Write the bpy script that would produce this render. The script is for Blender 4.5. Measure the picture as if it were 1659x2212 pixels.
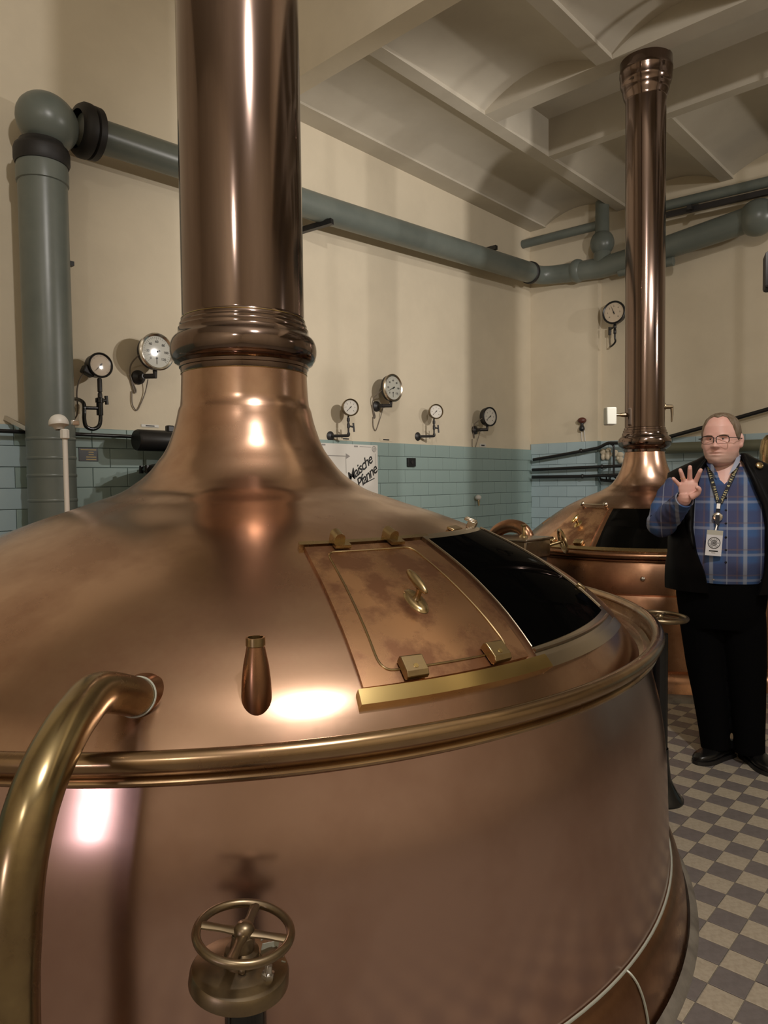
import bpy, bmesh, math, random
from mathutils import Vector, Matrix
random.seed(7)
for o in list(bpy.data.objects): bpy.data.objects.remove(o)
scene = bpy.context.scene
COL = scene.collection
R = math.radians
PI = math.pi

# ------------------------------------------------------------------ camera
IW, IH = 1659.0, 2212.0
FPX, YAW, PITCH, ROLL, CAMH = 1516.2, 0.746257, -0.0424759, -0.0119445, 1.468
_f0 = Vector((math.cos(YAW), math.sin(YAW), 0)); _r0 = Vector((math.sin(YAW), -math.cos(YAW), 0)); _u0 = Vector((0, 0, 1))
_fw = _f0*math.cos(PITCH)+_u0*math.sin(PITCH); _u = _u0*math.cos(PITCH)-_f0*math.sin(PITCH)
_rt = _r0*math.cos(ROLL)+_u*math.sin(ROLL); _up = _u*math.cos(ROLL)-_r0*math.sin(ROLL)
CAM = Vector((0, 0, CAMH))
cd = bpy.data.cameras.new('camera'); cam = bpy.data.objects.new('camera', cd); COL.objects.link(cam)
cd.sensor_fit = 'HORIZONTAL'; cd.sensor_width = 36.0; cd.lens = FPX/IW*36.0
cd.clip_start = 0.02; cd.clip_end = 100
m3 = Matrix((_rt, _up, -_fw)).transposed()
cam.matrix_world = Matrix.Translation(CAM) @ m3.to_4x4()
scene.camera = cam

def ray(px, py):
    return _fw + _rt*((px-IW/2)/FPX) - _up*((py-IH/2)/FPX)
def on_y(px, py, y):
    d = ray(px, py); return CAM + d*(y/d.y)
def on_x(px, py, x):
    d = ray(px, py); return CAM + d*(x/d.x)
def on_z(px, py, z=0.0):
    d = ray(px, py); return CAM + d*((z-CAMH)/d.z)
def at_depth(px, py, z):
    return CAM + ray(px, py)*z

# ------------------------------------------------------------------ world, light, exposure
w = bpy.data.worlds.new('world'); scene.world = w; w.use_nodes = True
w.node_tree.nodes['Background'].inputs[0].default_value = (0.9, 0.8, 0.65, 1)
w.node_tree.nodes['Background'].inputs[1].default_value = 0.02
scene.view_settings.view_transform = 'Standard'
scene.view_settings.look = 'None'
scene.view_settings.gamma = 1.0
scene.view_settings.use_curve_mapping = False
scene.view_settings.exposure = 0.14

def point_light(name, loc, power, col, radius):
    d = bpy.data.lights.new(name, 'POINT'); d.energy = power; d.color = col; d.shadow_soft_size = radius
    o = bpy.data.objects.new(name, d); COL.objects.link(o); o.location = loc; return o
def spot_light(name, loc, target, power, col, radius, angle, blend):
    d = bpy.data.lights.new(name, 'SPOT'); d.energy = power; d.color = col; d.shadow_soft_size = radius
    d.spot_size = R(angle); d.spot_blend = blend
    o = bpy.data.objects.new(name, d); COL.objects.link(o); o.location = loc
    o.rotation_euler = (Vector(target)-Vector(loc)).to_track_quat('-Z', 'Y').to_euler(); return o
WARM = (1.0, 0.93, 0.86)
point_light('ceiling_lamp_light', (0.80, -0.45, 4.7), 265, (1.0, 0.94, 0.89), 0.09)
spot_light('wall_spot_light', (5.05, 1.10, 3.30), (5.9, 5.3, 2.5), 270, WARM, 0.05, 104, 0.55)
spot_light('far_lamp_light', (6.4, -3.2, 3.6), (6.6, 5.3, 3.8), 290, WARM, 0.10, 92, 0.6)
point_light('rear_lamp_light', (-2.6, -1.2, 4.4), 70, WARM, 0.12)
spot_light('floor_spot_light', (-1.15, 0.68, 0.98), (0.64, 1.26, 1.02), 7, (1.0, 0.84, 0.98), 0.03, 36, 0.35)

# ------------------------------------------------------------------ materials
def mat(name, base, metal=0.0, rough=0.5, spec=None, alt=None, scale=6.0, detail=6.0, lo=0.4, hi=0.65, rough2=None, bump=0.0, bscale=80.0, stretch=None, coat=0.0):
    m = bpy.data.materials.new(name); m.use_nodes = True
    nt = m.node_tree; b = nt.nodes['Principled BSDF']
    b.inputs['Base Color'].default_value = (*base, 1); b.inputs['Metallic'].default_value = metal; b.inputs['Roughness'].default_value = rough
    if spec is not None: b.inputs['Specular IOR Level'].default_value = spec
    if coat: b.inputs['Coat Weight'].default_value = coat; b.inputs['Coat Roughness'].default_value = 0.08
    if alt is not None or rough2 is not None or bump:
        tc = nt.nodes.new('ShaderNodeTexCoord'); mp = nt.nodes.new('ShaderNodeMapping'); nt.links.new(tc.outputs['Object'], mp.inputs[0])
        if stretch: mp.inputs['Scale'].default_value = stretch
        n = nt.nodes.new('ShaderNodeTexNoise'); n.inputs['Scale'].default_value = scale; n.inputs['Detail'].default_value = detail; n.inputs['Roughness'].default_value = 0.6
        nt.links.new(mp.outputs[0], n.inputs['Vector'])
        mr = nt.nodes.new('ShaderNodeMapRange'); mr.inputs[1].default_value = lo; mr.inputs[2].default_value = hi
        nt.links.new(n.outputs['Fac'], mr.inputs[0])
        if alt is not None:
            mx = nt.nodes.new('ShaderNodeMix'); mx.data_type = 'RGBA'; mx.inputs[6].default_value = (*base, 1); mx.inputs[7].default_value = (*alt, 1)
            nt.links.new(mr.outputs[0], mx.inputs[0]); nt.links.new(mx.outputs[2], b.inputs['Base Color'])
        if rough2 is not None:
            m2 = nt.nodes.new('ShaderNodeMapRange'); m2.inputs[3].default_value = rough; m2.inputs[4].default_value = rough2
            nt.links.new(mr.outputs[0], m2.inputs[0]); nt.links.new(m2.outputs[0], b.inputs['Roughness'])
        if bump:
            n2 = nt.nodes.new('ShaderNodeTexNoise'); n2.inputs['Scale'].default_value = bscale; n2.inputs['Detail'].default_value = 3
            nt.links.new(mp.outputs[0], n2.inputs['Vector'])
            bp = nt.nodes.new('ShaderNodeBump'); bp.inputs['Strength'].default_value = bump; bp.inputs['Distance'].default_value = 0.01
            nt.links.new(n2.outputs['Fac'], bp.inputs['Height']); nt.links.new(bp.outputs[0], b.inputs['Normal'])
    return m

M = {}
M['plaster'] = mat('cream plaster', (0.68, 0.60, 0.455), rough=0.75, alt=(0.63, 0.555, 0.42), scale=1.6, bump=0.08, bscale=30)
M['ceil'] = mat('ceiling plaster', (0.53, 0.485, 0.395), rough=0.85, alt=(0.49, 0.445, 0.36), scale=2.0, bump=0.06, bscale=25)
M['grout'] = mat('tile grout', (0.17, 0.235, 0.24), rough=0.8)
M['tile'] = mat('glazed blue tile with painted light', (0.42, 0.54, 0.58), rough=0.28, alt=(0.385, 0.50, 0.54), scale=1.1, spec=0.35)  # colour raised and made bluer to paint in the bright light at far left
M['tile_dull'] = mat('dull blue tile', (0.29, 0.385, 0.365), rough=0.42, alt=(0.265, 0.355, 0.335), scale=1.1, spec=0.3)
M['fl_dark'] = mat('dark floor tile', (0.175, 0.157, 0.152), rough=0.42, alt=(0.145, 0.128, 0.124), scale=40, bump=0.06, bscale=200)
M['fl_light'] = mat('beige floor tile', (0.42, 0.37, 0.29), rough=0.5, alt=(0.34, 0.295, 0.225), scale=60, bump=0.06, bscale=200)
M['fl_grout'] = mat('floor grout', (0.30, 0.27, 0.22), rough=0.85, alt=(0.15, 0.13, 0.11), scale=9)
M['cement'] = mat('grey cement', (0.22, 0.20, 0.17), rough=0.6, alt=(0.12, 0.105, 0.09), scale=9)
M['copper'] = mat('patinated dome copper', (0.58, 0.388, 0.28), metal=1, rough=0.20, alt=(0.44, 0.266, 0.183), scale=3.4, detail=9, lo=0.42, hi=0.64, rough2=0.29)
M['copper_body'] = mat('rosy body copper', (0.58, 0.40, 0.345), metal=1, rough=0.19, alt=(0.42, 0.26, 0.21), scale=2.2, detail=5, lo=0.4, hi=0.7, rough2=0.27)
M['copper_door'] = mat('stained hatch copper', (0.64, 0.38, 0.225), metal=1, rough=0.25, alt=(0.33, 0.17, 0.10), scale=7.5, detail=8, lo=0.44, hi=0.58, rough2=0.36)
M['copper_col'] = mat('brown lacquered copper', (0.235, 0.175, 0.150), metal=1, rough=0.10, alt=(0.18, 0.128, 0.105), scale=5, stretch=(1, 1, 0.12), rough2=0.16)
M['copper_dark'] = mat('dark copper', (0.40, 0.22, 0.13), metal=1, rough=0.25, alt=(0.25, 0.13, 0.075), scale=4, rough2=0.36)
M['brass'] = mat('aged brass', (0.48, 0.37, 0.20), metal=1, rough=0.24, alt=(0.30, 0.22, 0.125), scale=9, lo=0.42, hi=0.68, rough2=0.38)
M['rim'] = mat('brown brass rim', (0.42, 0.295, 0.175), metal=1, rough=0.2, alt=(0.31, 0.20, 0.12), scale=5, rough2=0.3)
M['pipe_brass'] = mat('olive brass', (0.40, 0.315, 0.17), metal=1, rough=0.2, alt=(0.26, 0.185, 0.105), scale=6, lo=0.4, hi=0.62, rough2=0.3)
M['brass_bright'] = mat('polished brass', (0.66, 0.50, 0.22), metal=1, rough=0.2)
M['bronze'] = mat('dull bronze', (0.30, 0.235, 0.15), metal=1, rough=0.3, alt=(0.20, 0.155, 0.105), scale=12, rough2=0.42)
M['solder'] = mat('pale solder', (0.50, 0.53, 0.47), metal=0.3, rough=0.5)
M['steel'] = mat('satin steel', (0.62, 0.60, 0.57), metal=1, rough=0.3)
M['chrome'] = mat('bright silver', (0.80, 0.78, 0.74), metal=1, rough=0.18)
M['frame'] = mat('tarnished frame metal', (0.46, 0.40, 0.32), metal=1, rough=0.27)
M['blackglass'] = mat('black glass', (0.0015, 0.0015, 0.0015), rough=0.03, spec=0.05)  # opaque black paints in the dark kettle interior behind the panes
M['blackglass'].node_tree.nodes['Principled BSDF'].inputs['IOR'].default_value = 1.06
M['blackglass2'] = mat('black glass with a sheen', (0.0015, 0.0015, 0.0015), rough=0.05, spec=0.12)
M['pipe'] = mat('grey green pipe paint', (0.145, 0.165, 0.145), rough=0.33, alt=(0.12, 0.14, 0.125), scale=3, bump=0.05, bscale=14)
M['pipe_olive'] = mat('olive pipe paint', (0.13, 0.135, 0.09), rough=0.45)
M['rubber'] = mat('black rubber', (0.012, 0.011, 0.011), rough=0.55)
M['black'] = mat('black paint', (0.012, 0.012, 0.013), rough=0.35)
M['iron'] = mat('black iron', (0.022, 0.020, 0.020), rough=0.45)
M['blackgloss'] = mat('gloss black enamel', (0.008, 0.009, 0.010), rough=0.12)
M['dial'] = mat('white dial', (0.66, 0.63, 0.56), rough=0.5)
M['dial_warm'] = mat('yellowed dial', (0.60, 0.50, 0.38), rough=0.5)
M['dial_grey'] = mat('grey dial', (0.50, 0.50, 0.44), rough=0.5)
M['ink'] = mat('black ink', (0.02, 0.02, 0.02), rough=0.6)
M['greyink'] = mat('grey ink', (0.30, 0.28, 0.26), rough=0.6)
M['white'] = mat('white board', (0.72, 0.69, 0.63), rough=0.45)
M['plastic'] = mat('white plastic', (0.62, 0.60, 0.55), rough=0.4)
M['goldink'] = mat('gold lettering', (0.45, 0.33, 0.12), rough=0.5)
M['cable'] = mat('grey cable', (0.20, 0.17, 0.14), rough=0.6)
M['redknob'] = mat('dark red bakelite', (0.10, 0.03, 0.02), rough=0.35)

def gl(name, fac=0.08):
    m = bpy.data.materials.new(name); m.use_nodes = True; nt = m.node_tree; nt.nodes.clear()
    out = nt.nodes.new('ShaderNodeOutputMaterial'); mx = nt.nodes.new('ShaderNodeMixShader'); mx.inputs[0].default_value = fac
    t = nt.nodes.new('ShaderNodeBsdfTransparent'); g = nt.nodes.new('ShaderNodeBsdfGlossy'); g.inputs['Roughness'].default_value = 0.06
    nt.links.new(t.outputs[0], mx.inputs[1]); nt.links.new(g.outputs[0], mx.inputs[2]); nt.links.new(mx.outputs[0], out.inputs[0]); return m
M['glass'] = gl('clear cover glass', 0.02)

# ------------------------------------------------------------------ mesh helpers
class MB:
    def __init__(s): s.v = []; s.f = []
    def add(s, vs, fs):
        o = len(s.v); s.v += [tuple(v) for v in vs]; s.f += [tuple(i+o for i in f) for f in fs]; return s
    def box(s, c, d, rot=None):
        c = Vector(c); x, y, z = d[0]/2, d[1]/2, d[2]/2
        vs = [Vector(p) for p in ((-x,-y,-z),(x,-y,-z),(x,y,-z),(-x,y,-z),(-x,-y,z),(x,-y,z),(x,y,z),(-x,y,z))]
        if rot is not None: vs = [rot @ v for v in vs]
        return s.add([v+c for v in vs], [(3,2,1,0),(4,5,6,7),(0,1,5,4),(1,2,6,5),(2,3,7,6),(3,0,4,7)])
    def bar(s, a, b, wd, ht, up=(0,0,1)):
        a = Vector(a); b = Vector(b); t = (b-a).normalized(); sd = t.cross(Vector(up)).normalized(); u = sd.cross(t)
        vs = []
        for p in (a, b):
            for i, j in ((-1,-1),(1,-1),(1,1),(-1,1)): vs.append(p+sd*(i*wd/2)+u*(j*ht/2))
        return s.add(vs, [(0,1,2,3),(7,6,5,4),(0,4,5,1),(1,5,6,2),(2,6,7,3),(3,7,4,0)])
    def tube(s, path, rad, n=12, caps=True, flat=None):
        P = [Vector(p) for p in path]; k = len(P)
        if not isinstance(rad, (list, tuple)): rad = [rad]*k
        T = []
        for i in range(k):
            a = P[max(i-1,0)]; b = P[min(i+1,k-1)]; t = b-a
            T.append(t.normalized() if t.length > 1e-9 else Vector((0,0,1)))
        ref = Vector((0,0,1)) if abs(T[0].z) < 0.9 else Vector((1,0,0))
        nrm = (ref - T[0]*ref.dot(T[0])).normalized(); vs = []
        for i in range(k):
            nrm = (nrm - T[i]*nrm.dot(T[i])).normalized(); bn = T[i].cross(nrm)
            rr = rad[i]; ra, rb = rr if isinstance(rr, tuple) else (rr, rr)
            for j in range(n):
                a = 2*PI*j/n; vs.append(P[i]+nrm*(ra*math.cos(a))+bn*(rb*math.sin(a)))
        fs = [(i*n+j, i*n+(j+1)%n, (i+1)*n+(j+1)%n, (i+1)*n+j) for i in range(k-1) for j in range(n)]
        if caps: fs += [tuple(reversed(range(n))), tuple(range((k-1)*n, k*n))]
        return s.add(vs, fs)
    def lathe(s, prof, n=48, o=(0,0,0), rot=None, a0=0.0, a1=2*PI, cap=False):
        o = Vector(o); full = abs(a1-a0-2*PI) < 1e-6; m = n if full else n+1; vs = []
        for r, z in prof:
            for j in range(m):
                a = a0+(a1-a0)*j/n; v = Vector((r*math.cos(a), r*math.sin(a), z))
                vs.append((rot @ v if rot is not None else v)+o)
        fs = []
        for i in range(len(prof)-1):
            for j in range(n if full else n):
                fs.append((i*m+j, i*m+(j+1)%m, (i+1)*m+(j+1)%m, (i+1)*m+j))
        if cap:
            fs += [tuple(reversed(range(m))), tuple(range((len(prof)-1)*m, len(prof)*m))]
        return s.add(vs, fs)
    def torus(s, c, R_, r_, n=48, k=10, rot=None):
        c = Vector(c); vs = []
        for i in range(n):
            a = 2*PI*i/n
            for j in range(k):
                b = 2*PI*j/k; v = Vector(((R_+r_*math.cos(b))*math.cos(a), (R_+r_*math.cos(b))*math.sin(a), r_*math.sin(b)))
                vs.append((rot @ v if rot is not None else v)+c)
        return s.add(vs, [(i*k+j, ((i+1)%n)*k+j, ((i+1)%n)*k+(j+1)%k, i*k+(j+1)%k) for i in range(n) for j in range(k)])
    def ball(s, c, r, n=16, m=10, rot=None):
        c = Vector(c); r = r if isinstance(r, (tuple, list)) else (r, r, r); vs = []
        for i in range(m+1):
            t = PI*i/m
            for j in range(n):
                a = 2*PI*j/n; v = Vector((r[0]*math.sin(t)*math.cos(a), r[1]*math.sin(t)*math.sin(a), r[2]*math.cos(t)))
                vs.append((rot @ v if rot is not None else v)+c)
        return s.add(vs, [(i*n+j, (i+1)*n+j, (i+1)*n+(j+1)%n, i*n+(j+1)%n) for i in range(m) for j in range(n)])
    def rings(s, rs, caps=True):
        n = len(rs[0]); vs = [v for r in rs for v in r]
        fs = [(i*n+j, i*n+(j+1)%n, (i+1)*n+(j+1)%n, (i+1)*n+j) for i in range(len(rs)-1) for j in range(n)]
        if caps: fs += [tuple(reversed(range(n))), tuple(range((len(rs)-1)*n, len(rs)*n))]
        return s.add(vs, fs)
    def grid(s, rows):
        m = len(rows[0]); vs = [v for r in rows for v in r]
        return s.add(vs, [(i*m+j, i*m+j+1, (i+1)*m+j+1, (i+1)*m+j) for i in range(len(rows)-1) for j in range(m-1)])
    def mesh(s, name, material, smooth=40):
        me = bpy.data.meshes.new(name); me.from_pydata([tuple(v) for v in s.v], [], s.f); me.validate()
        bm = bmesh.new(); bm.from_mesh(me); bmesh.ops.remove_doubles(bm, verts=bm.verts, dist=1e-6); bmesh.ops.recalc_face_normals(bm, faces=bm.faces); bm.to_mesh(me); bm.free()
        if smooth:
            me.polygons.foreach_set('use_smooth', [True]*len(me.polygons)); me.set_sharp_from_angle(angle=R(smooth))
        if material is not None: me.materials.append(M[material] if isinstance(material, str) else material)
        return me
    def build(s, name, material, parent=None, smooth=40, bevel=0.0):
        o = bpy.data.objects.new(name, s.mesh(name, material, smooth)); COL.objects.link(o)
        if parent is not None: o.parent = parent
        if bevel:
            b = o.modifiers.new('bevel', 'BEVEL'); b.width = bevel; b.segments = 2; b.limit_method = 'ANGLE'; b.angle_limit = R(40)
        return o

def link(o, parent=None):
    COL.objects.link(o)
    if parent is not None: o.parent = parent
    return o
def thing(name, label, cat, loc=(0,0,0), rz=0.0, group=None):
    o = bpy.data.objects.new(name, None); COL.objects.link(o); o.empty_display_size = 0.1
    o.location = loc; o.rotation_euler = (0, 0, rz); tag(o, label, cat, group); return o
def tag(o, label, cat, group=None):
    o['label'] = label; o['category'] = cat
    if group: o['group'] = group
    return o
def struct(o): o['kind'] = 'structure'; return o
def smooth_path(pts, sub=6):
    P = [Vector(p) for p in pts]; out = []
    for i in range(len(P)-1):
        p0 = P[max(i-1,0)]; p1 = P[i]; p2 = P[i+1]; p3 = P[min(i+2, len(P)-1)]
        for k in range(sub):
            t = k/sub
            out.append(0.5*((2*p1)+(p2-p0)*t+(2*p0-5*p1+4*p2-p3)*t*t+(3*p1-p0-3*p2+p3)*t**3))
    out.append(P[-1]); return out
def text_mesh(name, body, size, material, parent, mw, align='CENTER', shear=0.0, extrude=0.0006, spacing=1.0, bold=0.0):
    c = bpy.data.curves.new(name, 'FONT'); c.body = body; c.size = size; c.align_x = align; c.align_y = 'CENTER'; c.shear = shear; c.extrude = extrude; c.space_character = spacing; c.resolution_u = 3; c.offset = bold
    t = bpy.data.objects.new(name, c); COL.objects.link(t); dg = bpy.context.evaluated_depsgraph_get(); me = bpy.data.meshes.new_from_object(t.evaluated_get(dg))
    bpy.data.objects.remove(t); bpy.data.curves.remove(c)
    me.materials.clear(); me.materials.append(M[material]); o = bpy.data.objects.new(name, me); COL.objects.link(o); o.parent = parent; o.matrix_local = mw; return o

# ------------------------------------------------------------------ room dimensions
YA = 5.3          # wall_left plane (y)
XB = 8.95         # wall_right plane (x)
X0, Y0 = -4.2, -4.6
ZC = 4.968        # underside of ribs and beams
ZHI = 6.3
TT = 1.906        # top of tile dado on wall_left
TR = 0.15
YP = 4.28; PD = 0.10   # pilaster on wall_right next to the corner

def slab(name, mn, mx_, material, parent=None, smooth=0):
    mn = Vector(mn); mx_ = Vector(mx_)
    return MB().box((mn+mx_)/2, mx_-mn).build(name, material, parent, smooth)

floor = struct(slab('floor', (X0, Y0, -0.2), (XB+0.3, YA+0.3, -0.004), 'fl_grout'))
wall_left = struct(slab('wall_left', (X0, YA, -0.2), (XB+0.3, YA+0.3, ZHI), 'plaster'))
wall_right = struct(slab('wall_right', (XB, Y0, -0.2), (XB+0.3, YA, ZHI), 'plaster'))
wall_back = struct(slab('wall_back', (X0-0.3, Y0, -0.2), (X0, YA+0.3, ZHI), 'plaster'))
wall_front = struct(slab('wall_front', (X0-0.3, Y0-0.3, -0.2), (XB+0.3, Y0, ZHI), 'plaster'))

# ceiling: flat high bay over the camera, ribbed vaults in the far bay
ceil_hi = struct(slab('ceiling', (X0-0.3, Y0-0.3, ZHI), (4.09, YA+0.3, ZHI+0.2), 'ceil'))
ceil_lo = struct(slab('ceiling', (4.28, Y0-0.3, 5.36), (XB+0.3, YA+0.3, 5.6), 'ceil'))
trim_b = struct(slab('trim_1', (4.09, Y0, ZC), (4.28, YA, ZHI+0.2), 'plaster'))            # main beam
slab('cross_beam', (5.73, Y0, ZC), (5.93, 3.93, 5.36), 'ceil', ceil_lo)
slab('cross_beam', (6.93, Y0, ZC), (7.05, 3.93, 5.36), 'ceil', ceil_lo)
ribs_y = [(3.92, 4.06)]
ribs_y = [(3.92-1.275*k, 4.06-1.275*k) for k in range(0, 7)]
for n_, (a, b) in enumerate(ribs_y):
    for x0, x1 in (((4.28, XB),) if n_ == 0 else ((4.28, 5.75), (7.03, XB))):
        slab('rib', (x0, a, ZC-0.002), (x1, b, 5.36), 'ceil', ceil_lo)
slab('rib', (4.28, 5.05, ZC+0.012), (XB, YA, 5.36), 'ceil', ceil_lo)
def vault(x0, x1, y0, y1, rise=0.17, zs=ZC+0.035):
    mb = MB(); n = 14; rows = []
    for x in (x0, x1):
        row = []
        for j in range(n+1):
            t = j/n; row.append((x, y0+(y1-y0)*t, zs+rise*math.sin(PI*t)**0.9))
        rows.append(row)
    mb.grid(rows)
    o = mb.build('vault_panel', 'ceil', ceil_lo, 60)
    return o
edges = [YA-0.25] + [e for a, b in ribs_y for e in (b, a)]
vault(4.28, XB, edges[1], edges[0], 0.13)
for x0, x1 in ((4.28, 5.73), (7.05, XB)):
    for k in range(2, len(edges)-1, 2):
        vault(x0, x1, edges[k+1], edges[k])

# wall tiles -------------------------------------------------------
def tile_mesh(name, wd, ht, dp, ax, material):
    g = 0.0022; b = 0.003; mb = MB(); W2, H2 = wd/2-g, ht/2-g
    o = [(-W2, -H2), (W2, -H2), (W2, H2), (-W2, H2)]; i_ = [(-W2+b, -H2+b), (W2-b, -H2+b), (W2-b, H2-b), (-W2+b, H2-b)]
    def P(u, v, d): return (u, -d, v) if ax == 'y' else (-d, -u, v)
    vs = [P(u, v, 0) for u, v in o]+[P(u, v, dp-0.002) for u, v in o]+[P(u, v, dp) for u, v in i_]
    fs = []
    for k in range(4):
        fs.append((k, (k+1)%4, 4+(k+1)%4, 4+k)); fs.append((4+k, 4+(k+1)%4, 8+(k+1)%4, 8+k))
    fs.append((8, 9, 10, 11)); mb.add(vs, fs); return mb.mesh(name, material, 0)
TL = 0.28
mA = tile_mesh('wall_tile', TL, TR, 0.012, 'y', 'tile_dull'); mA_lit = tile_mesh('wall_tile', TL, TR, 0.012, 'y', 'tile')
mB_ = tile_mesh('wall_tile', TL, TR, 0.012, 'x', 'tile')
slab('dado_backing', (X0, YA-0.005, 0), (XB, YA, TT), 'grout', wall_left)
rest = MB()
r_i = 0; z = TT - TR/2
while z > 0:
    x = 0.9 + (0.14 if r_i % 2 else 0.0)
    while x < XB-0.1:
        if z > 0.95:
            o = link(bpy.data.objects.new('wall_tile', mA_lit if x < 2.0 else mA), wall_left); o.location = (x, YA-0.005, z)  # leftmost tiles take the copy with bluish light in its colour
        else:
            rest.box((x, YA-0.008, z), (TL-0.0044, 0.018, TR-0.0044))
        x += TL
    if XB-PD-(x-TL/2) > 0.02: rest.box(((x-TL/2+XB-PD)/2, YA-0.008, z), (XB-PD-x+TL/2-0.0044, 0.018, TR-0.0044))
    x = 0.9-TL + (0.14 if r_i % 2 else 0.0)
    while x > X0+0.2:
        rest.box((x, YA-0.008, z), (TL-0.0044, 0.018, TR-0.0044)); x -= TL
    r_i += 1; z -= TR
o = rest.build('lower_wall_tiles', 'tile_dull', wall_left, 0); o['kind'] = 'stuff'
# pilaster on wall_right next to the corner

slab('pilaster', (XB-PD, YP, 0), (XB, YA, 5.2), 'plaster', wall_right)
TTB = 1.985
slab('dado_backing', (XB-PD-0.005, YP-0.006, 0), (XB, YA, TTB), 'grout', wall_right)
slab('dado_backing', (XB-0.005, Y0, 0), (XB, YP, TTB-0.005), 'grout', wall_right)
rest = MB(); z = TTB - TR/2; r_i = 0
while z > 0:
    y = YA-0.15-(0.14 if r_i % 2 else 0.0)
    if r_i % 2: rest.box((XB-PD-0.008, YA-0.085, z), (0.018, 0.125, TR-0.0044))
    while y > Y0+0.2:
        xx = XB-0.005-(PD if y > YP+0.1 else 0.0)
        near = YP-0.15 < y < YP+0.12
        if near:
            # a cut tile either side of the pilaster edge
            for y0, y1, xo in ((max(YP, y-TL/2), y+TL/2, XB-PD-0.005), (y-TL/2, min(YP, y+TL/2), XB-0.005)):
                if y1-y0 > 0.03:
                    rest.box((xo-0.003, (y0+y1)/2, z), (0.018, y1-y0-0.0044, TR-0.0044))
        elif z > 0.95 and y > 1.6:
            o = link(bpy.data.objects.new('wall_tile', mB_), wall_right); o.location = (xx, y, z)
        else:
            rest.box((xx-0.003, y, z), (0.018, TL-0.0044, TR-0.0044))
        y -= TL
    r_i += 1; z -= TR
o = rest.build('lower_wall_tiles', 'tile', wall_right, 0); o['kind'] = 'stuff'

# floor tiles --------------------------------------------------------
FS = 0.1; GX, GY = 1.9855, 0.767
def ftile(material):
    g = 0.0012; b = 0.0018; a = FS/2-g; mb = MB()
    vs = [(-a,-a,-0.004),(a,-a,-0.004),(a,a,-0.004),(-a,a,-0.004),(-a,-a,-0.001),(a,-a,-0.001),(a,a,-0.001),(-a,a,-0.001),(-a+b,-a+b,0),(a-b,-a+b,0),(a-b,a-b,0),(-a+b,a-b,0)]
    fs = [(8,9,10,11)]
    for k in range(4): fs += [(k,(k+1)%4,4+(k+1)%4,4+k),(4+k,4+(k+1)%4,8+(k+1)%4,8+k)]
    return mb.add(vs, fs).mesh('floor_tile', material, 0)
K1 = Vector((1.7621, 2.4032, 0)); K2 = Vector((5.97, 2.46, 0))
def to_px(P):
    d = Vector(P)-CAM; zz = d.dot(_fw)
    if zz <= 0.05: return None
    return IW/2+FPX*d.dot(_rt)/zz, IH/2-FPX*d.dot(_up)/zz, zz
cells = []
i0, i1 = int((X0-GX)/FS)+1, int((XB-GX)/FS)-1
j0, j1 = int((Y0-GY)/FS)+1, int((YA-GY)/FS)-1
for i in range(i0, i1+1):
    for j in range(j0, j1+1):
        c = Vector((GX+FS*(i+0.5), GY+FS*(j+0.5), 0))
        if (c-K1).length < 1.62 or (c-K2).length < 1.36: continue
        p = to_px(c); vis = 0
        if p and 1436 < p[0] < 1672 and 1500 < p[1] < 2230 and (c-K1).length > 1.66: vis = 1
        cells.append((0 if vis else 1, p[2] if p else 99, i, j, c))
cells.sort(key=lambda t: (t[0], t[1]))
md, ml = ftile('fl_dark'), ftile('fl_light'); restd, restl = MB(), MB()
for n_, (hid, dz, i, j, c) in enumerate(cells):
    dark = (i + j) % 2 == 1
    if not hid and n_ < 300:
        o = link(bpy.data.objects.new('floor_tile', md if dark else ml), floor); o.location = (c.x, c.y, random.uniform(-0.0006, 0.0004))
    else:
        a = FS/2-0.0012; mbx = restd if dark else restl
        mbx.add([(c.x-a,c.y-a,0),(c.x+a,c.y-a,0),(c.x+a,c.y+a,0),(c.x-a,c.y+a,0),(c.x-a,c.y-a,-0.004),(c.x+a,c.y-a,-0.004),(c.x+a,c.y+a,-0.004),(c.x-a,c.y+a,-0.004)], [(0,1,2,3),(0,4,5,1),(1,5,6,2),(2,6,7,3),(3,7,4,0)])
for nm, mbx, mt in (('dark_tile_field', restd, 'fl_dark'), ('light_tile_field', restl, 'fl_light')):
    me = bpy.data.meshes.new(nm); me.from_pydata(mbx.v, [], mbx.f); me.materials.append(M[mt]); o = link(bpy.data.objects.new(nm, me), floor); o['kind'] = 'stuff'
# ------------------------------------------------------------------ kettles
def pchip(xk, yk):
    n = len(xk); hh = [xk[i+1]-xk[i] for i in range(n-1)]; dd = [(yk[i+1]-yk[i])/hh[i] for i in range(n-1)]
    mm = [dd[0]]+[(dd[i-1]*hh[i]+dd[i]*hh[i-1])/(hh[i]+hh[i-1]) for i in range(1, n-1)]+[dd[-1]]
    def ev(x):
        i = 0
        while i < n-2 and x > xk[i+1]: i += 1
        t = (x-xk[i])/hh[i]; H = hh[i]
        v = (2*t**3-3*t*t+1)*yk[i]+(t**3-2*t*t+t)*H*mm[i]+(-2*t**3+3*t*t)*yk[i+1]+(t**3-t*t)*H*mm[i+1]
        dv = ((6*t*t-6*t)*yk[i]+(3*t*t-4*t+1)*H*mm[i]+(6*t-6*t*t)*yk[i+1]+(3*t*t-2*t)*H*mm[i+1])/H
        return v, dv
    return ev
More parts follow.
